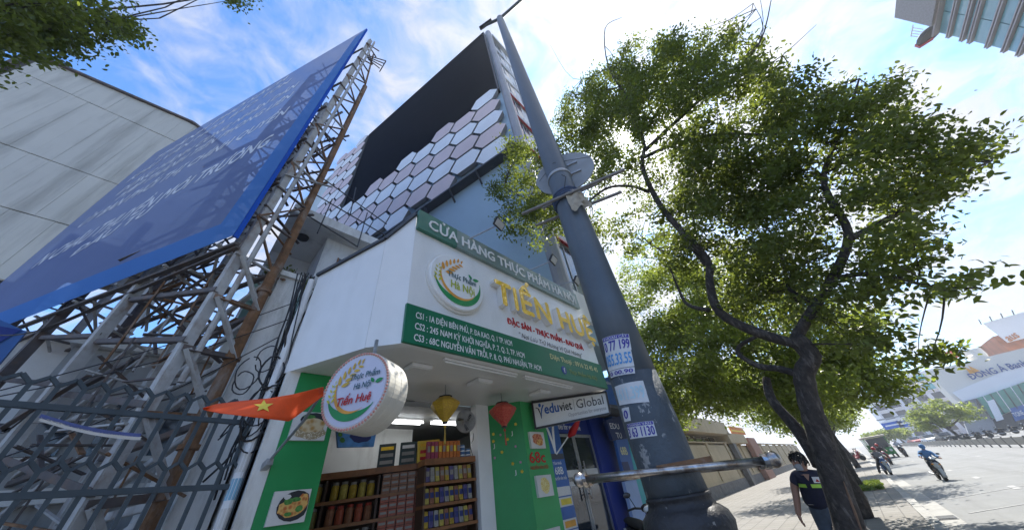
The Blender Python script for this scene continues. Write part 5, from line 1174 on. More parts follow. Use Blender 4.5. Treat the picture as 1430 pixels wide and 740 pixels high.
t2 = tree('street_tree', (14.5, .85, 0), (0, -.5, 0), 3.0, [(-1, 3.0, 5.2, 2.2, 1.9, 1.9, .26), (0, .8, 6.8, 2.2, 1.8, 1.8, .2), (.3, -1.2, 6.0, 2.2, 1.5, 1.6, .18), (0, 1.5, 4.2, 2.0, 2.0, 1.0, .16), (0, -1.5, 3.9, 1.8, 1.2, .9, .12), (-.5, 4.0, 3.9, 1.6, 1.2, 1.2, .1)], 82000, .13, 'street tree just beyond the big leaning one, crown showing right of the lamp post', None, LEAFB, .17, 110, .32, ex2)
for i, x in enumerate((24, 33.5, 45, 58, 74)):
    tree('street_tree', (x, .8+.2*math.sin(i*2), 0), (0, -.3+.2*i, 0), 2.9, [(0, .6, 5.4, 2.8, 2.4, 2.0, .4), (.5, -1.3, 4.9, 2.5, 1.8, 1.6, .3), (-.6, 2.4, 5.0, 2.4, 1.8, 1.8, .3)], (14000, 10000, 7000, 6000, 4500)[i], (.18, .2, .24, .28, .34)[i], ('second street tree behind the big leaning one, standing in a grassy pit', 'third street tree along the kerb, crown merging with its neighbours', 'fourth street tree along the kerb far down the pavement', 'fifth street tree along the kerb, near the parked motorbikes', 'farthest street tree of the row along the kerb')[i], None, LEAFB, .17, 100, .4)
lt = tree('overhanging_tree', (-4.6, .9, 0), (.1, .4, 0), 3.0, [(0, .2, 8.5, 1.5, 1.2, 1.2, .3)], 3500, .09, 'tree whose leafy branch tips hang into the top left corner of the view', None, LEAF, .17, 60, .3)
c2 = []
for (x, y, rx, ry, w) in ((10, 25, 45, 30, 16), (70, 25, 45, 22, 14), (40, 55, 45, 22, 14), (110, 45, 40, 20, 10), (150, 40, 30, 12, 7), (175, 38, 20, 8, 4), (90, 5, 60, 15, 8), (335, -6, 28, 10, 6), (-40, 50, 50, 40, 14), (20, -40, 80, 40, 16), (150, 10, 40, 12, 3)):
    for k in range(w): a = rnd.uniform(0, 6.3); q = math.sqrt(rnd.random()); c2.append(ah(x+rx*q*math.cos(a), y+ry*q*math.sin(a), 5.0+rnd.gauss(0, .35)))
leaves('crown', clump_points([tuple(c) for c in c2], 9000, .10), .062, LEAF, lt)
b = MB(); h = Vector((-4.4, 1.3, 3.1)); hub = ah(-40, 20, 5.0); b.tube(wiggle(h, hub, 6, .05), [.08-.008*i for i in range(7)], 7); b.build('limb', BARK, lt, smooth=True)
b = MB()
for c in c2:
    if rnd.random() < .6: b.tube(wiggle(min((hub, ah(80, 20, 5.0), ah(150, 30, 5.0), ah(30, -20, 5)), key=lambda v: (v-c).length), c, 4, .06), [.012, .010, .008, .006, .004], 4, cap=False)
b.tube(wiggle(hub, ah(80, 20, 5.0), 5, .04), [.035, .03, .026, .022, .018, .014], 6); b.tube(wiggle(ah(80, 20, 5.0), ah(190, 38, 5.0), 5, .03), .008, 5); b.tube(wiggle(hub, ah(335, -8, 5.0), 6, .03), .012, 5)
tag(b.build('twigs', BARK, lt), kind='stuff')
# plants on the balcony, grass in the tree pits
bp_ = thing('balcony_plants', (.5, 6.15, 5.46), 'straggly green pot plants along the old balcony rail', 'plant')
leaves('foliage', clump_points([(.1+.8*rnd.random(), 6.1+.1*rnd.random(), 5.5+.35*rnd.random()) for _ in range(22)], 900, .07), .06, LEAF, bp_)
b = MB(); 
for i in range(8): b.tube(wiggle(Vector((.15+.09*i, 6.2, 5.3)), Vector((.1+.11*i, 6.1, 5.85)), 4, .1), .006, 4)
b.build('stems', BARK, bp_)
GRASS = leafmat('grass', (.10, .15, .03), (.25, .32, .05), .4)
gp = np.stack([npr.uniform(22.2, 26.2, 2600), npr.uniform(.0, 1.5, 2600), np.full(2600, .06)], 1); g_ = thing('grass_bed', (24, .8, 0), 'yellow green grass bed round the foot of a street tree at the kerb', 'grass'); leaves('grass_blades', gp, .22, GRASS, g_, droop=-1.2)
MB().box2((22, -.05, -.01), (26.4, 1.6, .012)).build('soil', SOIL, g_)
# ------------------------------------------------------------------ scooters and riders
SCB = mat('scooter_black', (.018, .018, .022), .25, .2, 6, spec=.6); SCW = mat('scooter_silver', (.38, .38, .36), .3, .15, 6); SCBLU = mat('scooter_blue', (.03, .08, .22), .3, .2, 6); SCR_ = mat('scooter_red', (.30, .02, .03), .3, .2, 6); LENS = mat('headlight_glass', (.6, .62, .62), .15, .05)
def scooter(lab, body=SCB, trim=SCW, group=None):
    """built at the origin facing -X; wheels on z=0"""
    t = thing('motor_scooter', (0, 0, 0), lab, 'motorbike', group)
    for x in (-.62, .60):
        w = MB().lathe((x, -.05, .27), [(.20, 0), (.255, .0), (.275, .03), (.275, .07), (.255, .10), (.20, .10)], 20, (0, 1, 0)).build('wheel', RUBBER, t, smooth=False)
        b = MB(); b.lathe((x, -.035, .27), [(.20, 0), (.20, .07), (.05, .075)], 14, (0, 1, 0)); b.build('rim', SCW, w)
    b = MB()
    for y in (-.075, .075): b.tube([(-.62, y, .27), (-.48, y, .72)], .022, 7)
    b.build('fork', DKGREY, t)
    b = MB(); b.grid(lambda u, v: Vector((-.62-.31*math.cos(R_(-20+150*u)), (v-.5)*.15, .27+.31*math.sin(R_(-20+150*u)))), 9, 3); o = b.build('front_fender', trim, t, smooth=True); o.modifiers.new('s', 'SOLIDIFY').thickness = .01
    def shell(name, secs, m, n=12):
        vs = []
        for (x, z, hw, hh) in secs: vs += [Vector((x, hw*math.cos(2*math.pi*j/n), z+hh*math.sin(2*math.pi*j/n))) for j in range(n)]
        b = MB(); k = len(secs); b.add(vs, [(i*n+j, i*n+(j+1) % n, (i+1)*n+(j+1) % n, (i+1)*n+j) for i in range(k-1) for j in range(n)]+[list(range(n))[::-1], [(k-1)*n+j for j in range(n)]]); return b.build(name, m, t, smooth=True)
    shell('front_shield', [(-.60, .80, .06, .10), (-.55, .78, .14, .20), (-.48, .68, .20, .26), (-.40, .58, .21, .28), (-.34, .50, .16, .22)], body)
    shell('leg_guard', [(-.36, .45, .15, .16), (-.20, .33, .12, .08), (.05, .33, .12, .08), (.16, .45, .12, .14)], body)
    shell('rear_body', [(.08, .52, .11, .12), (.25, .58, .16, .13), (.55, .64, .15, .12), (.80, .70, .10, .08), (.92, .74, .04, .03)], body)
    shell('seat', [(.02, .70, .08, .04), (.15, .74, .14, .06), (.45, .77, .15, .06), (.75, .80, .11, .05), (.85, .80, .05, .03)], RUBBER)
    shell('front_panel', [(-.655, .62, .03, .05), (-.63, .66, .09, .12), (-.58, .70, .13, .17)], trim)
    h = shell('handlebar_cowl', [(-.52, .98, .05, .05), (-.47, 1.0, .14, .07), (-.40, 1.0, .10, .05)], body)
    MB().ball((-.50, 0, .98), (.06, .11, .06), 12, 8).build('headlight', LENS, t, smooth=True)
    for s in (-1, 1):
        b = MB(); b.tube([(-.42, s*.08, 1.0), (-.38, s*.22, 1.02), (-.32, s*.34, 1.0)], .017, 7); b.build('handle', RUBBER, t)
        b = MB(); b.tube([(-.40, s*.2, 1.03), (-.42, s*.27, 1.18)], .007, 5); b.ball((-.43, s*.31, 1.22), (.02, .075, .045), 10, 6); b.build('mirror', SCB, t)
        MB().ball((-.64, s*.12, .74), (.03, .05, .03), 8, 5).build('indicator', mat('indicator_amber', (.6, .25, .03), .2), t)
    MB().tube([(.2, .14, .25), (.5, .17, .27), (.9, .17, .33)], .045, 8).build('exhaust', STEEL, t)
    MB().tube([(-.05, -.12, .28), (-.02, -.2, .02)], .014, 5).build('side_stand', DKGREY, t)
    MB().box((.93, 0, .60), (.01, .19, .14)).build('number_plate', WHITE, t)
    return t
SKIN = mat('skin', (.36, .20, .14), .55, .1, 20); HAIR = mat('hair_black', (.012, .011, .012), .5, .3, 30)
def put(t, loc, rz=0, s=1.0, tilt=0):
    t.location = loc; t.rotation_euler = (tilt, 0, rz); t.scale = (s, s, s)
def rider(lab, jacket, helmet, trousers, foot_down=False, face=SKIN):
    t = thing('person', (0, 0, 0), lab, 'person')
    Z = .80; hip = (.28, 0, Z+.06); ch = (.18, 0, Z+.46); nk = (.14, 0, Z+.60); hd = (.10, 0, Z+.72)
    pts = [(*hip, .12), (.24, 0, Z+.25, .13), (*ch, .15), (*nk, .05), (*hd, .085)]; ed = [(0, 1), (1, 2), (2, 3), (3, 4)]
    for s in (-1, 1):
        i = len(pts); pts += [(.17, s*.19, Z+.50, .05), (.02, s*.30, Z+.30, .042), (-.22, s*.34, Z+.26, .034), (-.33, s*.34, Z+.22, .03)]; ed += [(2, i), (i, i+1), (i+1, i+2), (i+2, i+3)]
        i = len(pts)
        if s == 1 and foot_down: pts += [(.22, .13, Z+.02, .085), (-.06, .34, .48, .06), (.0, .42, .10, .045), (-.13, .44, .04, .035)]
        else: pts += [(.22, s*.12, Z+.02, .085), (-.16, s*.17, Z-.02, .065), (-.10, s*.16, .40, .045), (-.24, s*.16, .36, .035)]
        ed += [(0, i), (i, i+1), (i+1, i+2), (i+2, i+3)]
    skin('body', pts, ed, face, t, 1)
    def layer(name, ids, m, gr):
        mp = {k: j for j, k in enumerate(ids)}; skin(name, [(*pts[k][:3], pts[k][3]+gr) for k in ids], [(mp[a], mp[b_]) for a, b_ in ed if a in mp and b_ in mp], m, t, 1)
    layer('jacket', [0, 1, 2, 3, 5, 6, 7, 13, 14, 15], jacket, .04); layer('trousers', [1, 0, 9, 10, 11, 17, 18, 19], trousers, .026)
    MB().ball((hd[0]+.015, 0, hd[2]+.045), (.145, .125, .125), 14, 9).build('helmet', helmet, t, smooth=True); MB().box((hd[0]-.12, 0, hd[2]+.03), (.08, .17, .015)).build('helmet_peak', helmet, t)
    MB().ball((hd[0]-.055, 0, hd[2]-.055), (.05, .07, .06), 10, 6).build('face_mask', jacket, t, smooth=True)
    for s in (-1, 1):
        i = 12 if s == 1 else 20; p = pts[i] if i < len(pts) else pts[-1]; MB().ball((p[0]-.03, p[1], p[2]), (.12, .045, .04), 8, 5).build('shoe', BLACK, t, smooth=True)
        b = MB()
        for k in range(4): b.tube([(-.32, s*.34+.02*(k-1.5), Z+.225), (-.365, s*.34+.02*(k-1.5), Z+.215), (-.36, s*.34+.02*(k-1.5), Z+.19)], .010, 5)
        b.build('fingers', face, t)
    return t
BLJ = mat('jacket_blue', (.10, .22, .42), .8, .15, 8); REDJ = mat('helmet_red', (.42, .03, .03), .3, .1); GRYJ = mat('jacket_grey', (.22, .21, .21), .85, .2, 8); DTR = mat('trousers_dark', (.03, .03, .035), .85, .2, 8)
g1 = onZ(1326, 671, ROADZ); s1 = scooter('black scooter with silver trim ridden towards the camera in the sunlit lane'); put(s1, (g1.x+.5, g1.y+.12, ROADZ), R_(4), .83, R_(11))
r1 = rider('rider in blue hooded jacket and blue helmet on the black scooter in the lane', BLJ, BLJ, DTR); put(r1, s1.location, R_(4), .83, R_(11))
g2 = onZ(1237, 664, ROADZ); s2 = scooter('dark blue scooter stopped against the kerb with its rider', SCBLU, SCW); put(s2, (g2.x+.5, g2.y-.2, ROADZ), R_(8), .9, R_(8))
r2_ = rider('rider in grey jacket and red helmet with one foot on the road', GRYJ, REDJ, DTR, True); put(r2_, s2.location, R_(8), .9, R_(8))
s3 = scooter('red scooter with rider waiting behind the blue one at the kerb', SCR_, SCB); put(s3, (46, -1.6, ROADZ), R_(3), .95)
r3 = rider('rider in dark jacket and red helmet on the red scooter further along the kerb', mat('jacket_dark', (.05, .04, .05), .85), REDJ, DTR); put(r3, s3.location, R_(3), .95)
s4 = scooter('dark scooter overtaking the green bus', SCB, SCB); put(s4, (58, -3.6, ROADZ), R_(3), 1.0)
r4 = rider('rider in pale jacket on the dark scooter beside the green bus', mat('jacket_pale', (.42, .44, .48), .85), mat('helmet_white', (.6, .6, .6), .3), DTR); put(r4, s4.location, R_(3), 1.0)
# parked scooter by the office entrance, on the raised step
struct(MB().box2((4.0, 2.35, -.01), (10.5, 4.296, .22)).build('shop_step', CONC, None))
s5 = scooter('black and silver scooter parked on the step with a beige cloth over its handle'); put(s5, (6.95, 3.55, .22), R_(48), 1.0)
b = MB(); b.grid(lambda u, v: Vector((-.50+.20*u+.02*math.sin(6*v), -.20-.06*math.sin(math.pi*u)-.03*v, 1.08-.02*math.cos(5*u)-.45*v)), 6, 8)
cl2 = b.build('draped_cloth', RAG, None, smooth=True, base=(0, 0, 0)); cl2.location = s5.location; cl2.rotation_euler = s5.rotation_euler; tag(cl2, 'beige cloth hanging over the handle of the parked scooter', 'cloth')
# motorbikes parked in rows on the pavement and beyond the fence
proto = scooter('motorbike parked in the row on the far pavement edge', SCR_, SCW, 'motorbikes parked along the pavement edge')
k_ = 0
for i in range(7):
    o = proto if i == 0 else copy_tree(proto); o['label'] = '%s red motorbike of the row parked on the pavement edge by the trees' % ('nearest', 'second', 'third', 'fourth', 'fifth', 'sixth', 'farthest')[i]; put(o, (62+2.6*i, .45+.12*math.sin(i*3), 0), R_(70+6*math.sin(i*5)), 1.0)
proto2 = scooter('motorbike parked beyond the median fence before the bank', SCB, SCW, 'motorbikes parked beyond the fence')
for i in range(12):
    o = proto2 if i == 0 else copy_tree(proto2); o['label'] = '%s black motorbike from the left, parked beyond the median fence' % ('first', 'second', 'third', 'fourth', 'fifth', 'sixth', 'seventh', 'eighth', 'ninth', 'tenth', 'eleventh', 'last')[i]; put(o, (84+.4*math.sin(i*7), -12.0-1.15*i, ROADZ), R_(75+12*math.sin(i*2.3)), 1.05)

from mathutils.bvhtree import BVHTree
# ------------------------------------------------------------------ the man in the vest beside the tree
NVY = mat('vest_navy', (.012, .014, .035), .8, .25, 20, bump=.2, bscale=60); LIME = mat('reflective_lime', (.42, .70, .08), .4, .08, 20); TRS = mat('trousers_grey_blue', (.07, .09, .12), .85, .2, 16, bump=.2, bscale=50)
pm = thing('person', (7.3, .72, 0), 'man in navy vest with lime bands and grey face mask looking aside behind the trunk', 'person')
X0, Y0 = 7.3, .70
J = {'pel': (X0+.02, Y0+.04, .92), 'wst': (X0, Y0+.03, 1.05), 'chs': (X0-.01, Y0, 1.24), 'clv': (X0, Y0+.005, 1.345), 'nek': (X0-.015, Y0+.01, 1.405), 'hdb': (X0-.035, Y0+.03, 1.47), 'hdt': (X0-.035, Y0+.03, 1.555)}
pts = [(*J['pel'], .155, .155), (*J['wst'], .155, .155), (*J['chs'], .155, .155), (*J['clv'], .095, .095), (*J['nek'], .052), (*J['hdb'], .078), (*J['hdt'], .082)]
ed = [(0, 1), (1, 2), (2, 3), (3, 4), (4, 5), (5, 6)]
def limbs(s):
    i = len(pts)
    if s > 0: A = [(X0, Y0+.17, 1.325, .062), (X0-.005, Y0+.235, 1.20, .056), (X0-.02, Y0+.265, 1.07, .050), (X0-.04, Y0+.31, .93, .042), (X0-.045, Y0+.325, .885, .036), (X0-.055, Y0+.33, .845, .042)]
    else: A = [(X0, Y0-.17, 1.325, .055), (X0, Y0-.225, 1.20, .048), (X0-.01, Y0-.245, 1.06, .041), (X0-.05, Y0-.24, .92, .033), (X0-.06, Y0-.24, .875, .027), (X0-.07, Y0-.24, .835, .030)]
    pts.extend(A); ed.extend([(3, i)]+[(i+k, i+k+1) for k in range(5)]); return i
ia = limbs(1); ib = limbs(-1)
def leg(s):
    i = len(pts); pts.extend([(X0+.02, Y0+s*.085, .84, .088), (X0, Y0+s*.10, .48, .062), (X0+.03, Y0+s*.11, .10, .042), (X0-.10, Y0+s*.125, .04, .035)]); ed.extend([(0, i), (i, i+1), (i+1, i+2), (i+2, i+3)]); return i
la = leg(1); lb_ = leg(-1)
for i, s in ():
    h = Vector(pts[i+5][:3]); j = i+5
    for k in range(4):
        o = Vector((-.030+.020*k, .006*s, 0)); q = len(pts); L = (.075, .085, .082, .065)[k]
        pts.extend([(*(h+o+Vector((0, 0, -.03))), .010), (*(h+o+Vector((-.006, -.006*s, -.03-L*.5))), .009), (*(h+o+Vector((-.012, -.022*s, -.03-L))), .0075)]); ed.extend([(j, q), (q, q+1), (q+1, q+2)])
    q = len(pts); pts.extend([(*(h+Vector((-.035, -.008*s, .0))), .011), (*(h+Vector((-.058, -.018*s, -.04))), .009)]); ed.extend([(j, q), (q, q+1)])
skin('body', pts, ed, SKIN, pm, 2)
def layer(name, ids, m, gr, sub=2, adj={}):
    mp = {k: j for j, k in enumerate(ids)}; P_ = []
    for k in ids:
        p = adj.get(k, pts[k]); P_.append((*p[:3], p[3]+gr, (p[4] if len(p) > 4 else p[3])+gr))
    return skin(name, P_, [(mp[a], mp[b_]) for a, b_ in ed if a in mp and b_ in mp], m, pm, sub)
for i, s in ((ia, 1), (ib, -1)):
    h = Vector(pts[i+5][:3]); b = MB(); b.ball(h+Vector((0, 0, -.012)), (.040, .022, .052), 10, 7)
    for k in range(4):
        o = Vector((-.030+.020*k, 0, -.045)); L = (.066, .078, .074, .058)[k]; p0 = h+o; p1 = p0+Vector((-.004, -.004*s, -L*.5)); p2 = p1+Vector((-.008, -.018*s, -L*.45)); b.tube([p0, p1, p2], [.0105, .0098, .0078], 7)
    p0 = h+Vector((-.036, -.004*s, .005)); b.tube([p0, p0+Vector((-.022, -.010*s, -.03)), p0+Vector((-.026, -.016*s, -.062))], [.013, .0115, .009], 7); b.build('hand', SKIN, pm, smooth=True)
vest_o = layer('vest', [0, 1, 2, 3, ia, ib], NVY, .028, adj={ia: (X0, Y0+.165, 1.325, .05), ib: (X0, Y0-.165, 1.325, .05)})
pass
layer('shirt_sleeves', [3, ia, ia+1, ib, ib+1], mat('shirt_dark', (.03, .032, .06), .85), .016)
layer('trousers', [1, 0, la, la+1, la+2, lb_, lb_+1, lb_+2], TRS, .02)
hc = Vector((X0-.035, Y0+.03, 1.525)); hf = Vector((-.72, .69, -.12)).normalized(); hs = hf.cross(UP).normalized(); hu = hs.cross(hf).normalized(); AX = (hs, hf, hu)
MB().ball(hc-hf*.01+hu*.0, (.078, .098, .115), 16, 12, AX).build('head', SKIN, pm, smooth=True)
b = MB(); n_ = 20
def hairpt(u, v):
    a = 2*math.pi*u; el_ = R_(-18+108*v)+(R_(38)*max(0, math.sin(a))**1.5)*(1-v); r = 1.10+.04*math.sin(11*a+9*v)+.03*math.sin(23*a)
    return hc-hf*.014+hu*.012+(hs*math.cos(a)*.082+hf*math.sin(a)*.104)*math.cos(el_)*r+hu*math.sin(el_)*.122*r
b.grid(hairpt, 28, 8); b.build('hair', HAIR, pm, smooth=True)
b = MB(); r8 = random.Random(4)
for k in range(90):
    u, v = r8.random(), .05+.9*r8.random(); p = hairpt(u, v); q = hairpt(u+r8.uniform(-.03, .03), v-.28) ; o = (p-hc).normalized()
    b.tube([p-o*.004, p*.5+q*.5+o*.012, q+o*r8.uniform(.0, .016)], [.010, .009, .002], 5)
b.build('hair_tufts', HAIR, pm, smooth=True)
b = MB(); b.grid(lambda u, v: hc+hf*(.094+.022*math.sin(math.pi*u)*math.sin(math.pi*min(1, v*1.2))-.05*(2*u-1)**2)+hs*(.068*(2*u-1))+hu*(-.015-.085*v), 10, 8); b.build('face_mask', mat('mask_grey', (.34, .36, .39), .8, .08, 30), pm, smooth=True)
for s in (-1, 1):
    MB().ball(hc+hs*s*.082-hf*.005+hu*(-.01), (.012, .022, .032), 8, 6, AX).build('ear', SKIN, pm, smooth=True)
    e = MB().ball(hc+hf*.076+hs*s*.032+hu*.022, (.013, .010, .008), 8, 6, AX).build('eye', WHITE, pm, smooth=True); MB().ball(hc+hf*.0855+hs*s*.032+hu*.022, (.006, .003, .006), 6, 4, AX).build('iris', HAIR, e)
    MB().box(hc+hf*.086+hs*s*.033+hu*.042, (.034, .008, .006), AX).build('eyebrow', HAIR, pm)
    b = MB(); b.tube([hc+hs*s*.066+hf*.05+hu*(-.03), hc+hs*s*.085+hf*.0+hu*.01], .002, 4); b.build('mask_strap', WHITE, pm)
MB().ball(hc+hf*.098+hu*(-.012), (.014, .018, .022), 8, 6, AX).build('nose', SKIN, pm, smooth=True)
# reflective bands and badge follow the chest
def ringband(z0, z1, m, name, a0, a1, rx=.168, ry=.188, lift=0):
    bvh = BVHTree.FromPolygons([v.co+BASE[pm.name] for v in vest_o.data.vertices], [list(p.vertices) for p in vest_o.data.polygons])
    def onvest(u, v):
        a = R_(a0+(a1-a0)*u); c = Vector((X0, Y0+.02, z0+(z1-z0)*v)); d = Vector((-math.cos(a), math.sin(a), 0)); h = bvh.ray_cast(c+d*.6, -d)[0]
        return (h if h is not None else c+d*.17)+d*.005
    b = MB(); b.grid(onvest, 14, 2); return b.build(name, m, pm, smooth=True)
ringband(1.205, 1.25, LIME, 'reflective_band', 12, 88); ringband(1.205, 1.25, LIME, 'reflective_band', -88, -6)
b = MB(); b.poly([(X0-.162, Y0-.14, 1.34), (X0-.162, Y0-.05, 1.34), (X0-.168, Y0-.05, 1.265), (X0-.168, Y0-.14, 1.265)]); bd = b.build('badge', WHITE, pm)
MB().poly([(X0-.171, Y0-.125, 1.28), (X0-.171, Y0-.075, 1.28), (X0-.170, Y0-.10, 1.315)]).build('badge_mark', REDT, bd)
b = MB(); b.poly([(X0-.125, Y0+.045, 1.372), (X0-.158, Y0+.005, 1.285), (X0-.125, Y0-.035, 1.372)]); b.build('neck_opening', SKIN, pm)
MB().box((X0-.15, Y0+.10, 1.0), (.008, .09, .006)).build('pocket_trim', LIDM, pm)
for i in (la, lb_): p = pts[i+2]; MB().ball((p[0]-.07, p[1]+.008, .05), (.14, .05, .05), 12, 7).build('shoe', BLACK, pm, smooth=True)

pm.rotation_euler.x = R_(8); pm.location.y += .22
# ------------------------------------------------------------------ beige compound wall along the pavement
BEI = mat('beige_render', (.46, .37, .24), .85, .10, .8, dirt=(.30, .23, .15), dirt_amt=.45, dscale=(1.2, 1.2, .5)); STN = mat('grey_stone', (.15, .145, .145), .8, .3, 3, bump=.5, bscale=14); PNKB = mat('pink_brown', (.30, .16, .12), .8, .1, 2)
cw = thing('compound_wall', (50, 8.8, 0), 'long beige rendered compound wall with grey stone plinth and pilasters beyond the lamp post', 'wall')
for i in range(13):
    x = 20+6*i
    MB().box2((x+.3, 8.55, .66), (x+5.7, 8.8, 3.25)).build('wall_panel', BEI, cw); MB().box2((x-.3, 8.45, .66), (x+.298, 8.82, 3.4)).build('pilaster', BEI, cw)
    MB().box2((x+.3, 8.48, .66), (x+5.7, 8.549, .80)).build('ledge', BEI, cw)
    for j in range(4):
        MB().box2((x-.28+1.5*j, 8.42-.02*rnd.random(), .0), (x+1.2+1.5*j, 8.85, .655)).build('stone', STN, cw)
    MB().box2((x-.3, 8.44, 3.402), (x+5.68, 8.86, 3.48)).build('coping', BEI, cw)
gh = thing('gate_house', (36, 9, 0), 'flat roofed beige gate house with deep canopy slabs rising over the compound wall', 'building')
MB().box2((25, 9.2, 0), (38.5, 14, 4.05)).build('wall', BEI, gh); MB().box2((24.5, 8.0, 4.08), (39.5, 14.2, 5.15)).build('canopy', BEI, gh)
MB().box2((38.6, 8.0, 3.35), (46, 11, 4.2)).build('canopy', BEI, gh); MB().box2((39.6, 8.9, 0), (45, 9.0, 3.3)).build('gate', mat('gate_brown', (.10, .07, .05), .6), gh)
for i in range(6): MB().box2((26+2*i, 9.12, 3.5), (27.6+2*i, 9.19, 4.0)).build('window', GLASSD, gh)
MB().box2((46.5, 7.9, 0), (50.5, 8.4, 3.9)).build('gate_pillar', PNKB, gh); MB().box2((38.9, 8.0, 0), (39.9, 8.42, 3.3)).build('gate_pillar', STN, gh)
MB().box2((29, 12, 5.2), (38, 13, 6.4)).build('upper_wall', mat('pink_roof', (.45, .28, .22), .8), gh)
for i in range(5): MB().box2((32+1.6*i, 10.5, 5.16), (33.2+1.6*i, 10.6, 6.2)).build('window', LBLUE, gh)
t = thing('orange_banner', (45, 8.1, 4.2), 'orange and yellow banner above the gate in the compound wall', 'banner'); MB().box2((41.5, 8.1, 4.25), (48, 8.2, 4.95)).build('cloth', mat('banner_orange', (.65, .20, .03), .6, .2, 1), t); MB().box2((41.5, 8.08, 4.45), (48, 8.1, 4.6)).build('stripe', YEL, t)

# ------------------------------------------------------------------ across the road
def xq(X, px, py): return onX(px, py, X)
MF = mat('fence_grey_brown', (.33, .30, .25), .6, .2, 1)
mf = thing('median_fence', (70, -8.9, ROADZ), 'low grey barrier fence along the middle of the road', 'fence')
for i in range(36):
    x = 34+2.5*i; y = -8.6-.0*i
    MB().box2((x, y-.04, ROADZ), (x+.1, y+.04, .60)).build('post', DKGREY, mf)
    pnl = MB().box2((x+.1, y-.02, .06), (x+2.5, y+.02, .54)).build('panel', MF, mf)
    if i < 18: MB().bar((x+.3, y-.025, .12), (x+1.2, y-.025, .36), .03).build('brace', DKGREY, pnl)
def hi_tower():
    Y = -24.5; t = thing('glass_tower', (18, -34, 0), 'tall glass fronted tower block rising across the road at the top right corner', 'building')
    xe = onY(1390, 68, Y).x; zt = onY(1312, 30, Y).z; GL = mat('tower_glass', (.13, .30, .34), .12, .15, .6, spec=1.0); FIN = mat('tower_fin', (.30, .27, .27), .5, .1, 1)
    MB().box2((2, Y-18, 0), (xe-.12, Y-.15, zt)).build('core', mat('tower_core', (.12, .16, .18), .4), t)
    pxs = [(1312, 30), (1331, 34), (1350, 40), (1361, 44), (1385, 55), (1409, 60), (1430, 66)]; zs_ = [onY(*p, Y).z for p in pxs]
    z = zs_[-1]-2.4
    while z > 1: zs_.append(z); z -= 2.4
    for a, c in zip(zs_, zs_[1:]):
        n = 5
        for i in range(n):
            x0 = xe-2.2*(i+1); MB().box2((x0+.04, Y-.14, c+.09), (x0+2.16, Y-.06, a-.09)).build('glass_pane', GL, t)
        MB().box2((xe-11.3, Y-.10, c-.045), (xe+.06, Y+.14, c+.045)).build('fin', FIN, t); MB().box2((xe-11.3, Y-.10, c+.13), (xe+.06, Y+.14, c+.21)).build('fin', FIN, t)
    MB().box2((xe-11.3, Y-.10, zs_[0]-.08), (xe+.06, Y+.30, zs_[0]+.08)).build('fin', FIN, t)
    MB().box2((xe-14, Y-10, zt+.02), (xe-1.2, Y+.5, zt+3.4)).build('plant_room', mat('tower_top', (.26, .24, .23), .7), t)
    g = thing('window_cradle', (xe-.6, Y+.6, zt-.2), 'dark window cleaning cradle with red end hanging from the tower roof edge', 'cradle')
    MB().lathe((xe+.15, Y+.1, zt+.35), [(.75, 0), (.85, .2), (.5, .5)], 14).build('drum', DKGREY, g); MB().box((xe+.7, Y+.4, zt+.5), (.25, .9, .5)).build('end_cap', REDM, g)
    b = MB()
    for k in range(4): b.bar((xe-.6+.3*k, Y+.4, zt+.8), (xe-.5+.3*k, Y+.4, zt+1.7), .05); 
    b.bar((xe-.8, Y+.4, zt+1.7), (xe+.5, Y+.4, zt+1.75), .06); b.build('frame', WHITE, g)
hi_tower()
def face_box(name, X, y0, y1, z0, z1, d, m, parent): return MB().box2((X, y0, z0), (X+d, y1, z1)).build(name, m, parent)
# bank building
BEIG = mat('bank_beige', (.72, .68, .60), .8, .06, .2); WHB = mat('bank_white', (.80, .80, .80), .6, .05, .2); GRG = mat('green_glass', (.06, .26, .20), .15, .3, .3, spec=.8); DSH = mat('dark_front', (.06, .06, .07), .4, .3, .5)
bk = thing('bank_building', (130, -32, 0), 'beige bank building with blue and grey letters over a green glass front across the road', 'building'); X = 120.0
tl, trr, bl_ = xq(X, 1300, 517), xq(X, 1366, 497), xq(X, 1338, 565)
face_box('block', X+.5, bl_.y-.4, -46, 0, tl.z, 5, BEIG, bk)
MB().prism([Vector((X, *xq(X, *q)[1:])) for q in ((1330, 548), (1430, 506), (1440, 528), (1352, 566))], (.45, 0, 0)).build('sign_band', WHB, bk)
MB().prism([Vector((X-.6, *xq(X-.6, *q)[1:])) for q in ((1363, 556), (1440, 530), (1452, 556), (1385, 585))], (.55, 0, 0)).build('glass_band', GRG, bk)
for i in range(8):
    a = xq(X-.7, 1363+9.6*i, 556-3.3*i); c = xq(X-.7, 1385+9*i, 585-3.7*i); MB().bar(a, c, .22, .1).build('mullion', WHB if i % 2 else DSH, bk)
MB().prism([Vector((X-.3, *xq(X-.3, *q)[1:])) for q in ((1385, 586), (1452, 557), (1470, 600), (1402, 618))], (.25, 0, 0)).build('shop_front', DSH, bk)
MB().prism([Vector((X-.4, *xq(X-.4, *q)[1:])) for q in ((1338, 562), (1362, 556), (1372, 582), (1347, 590))], (.8, 0, 0)).build('window', mat('bank_window', (.16, .17, .19), .2), bk)
MB().prism([Vector((X-.4, *xq(X-.4, *q)[1:])) for q in ((1347, 591), (1384, 582), (1402, 618), (1362, 628))], (.8, 0, 0)).build('side_panel', mat('bank_grey', (.30, .30, .31), .6), bk)
MB().prism([Vector((X-.8, *xq(X-.8, *q)[1:])) for q in ((1378, 560), (1388, 557), (1402, 585), (1392, 588))], (.3, 0, 0)).build('vertical_sign', WHB, bk)
def xtext(s, X, a, c, cap, m, parent, bold=.03): P = xq(X, *a); text(s, P, xq(X, *c)-P, UP*cap, m, parent, bold=bold, lift=.05)
LB = mat('bank_letter_blue', (.03, .07, .25), .5)
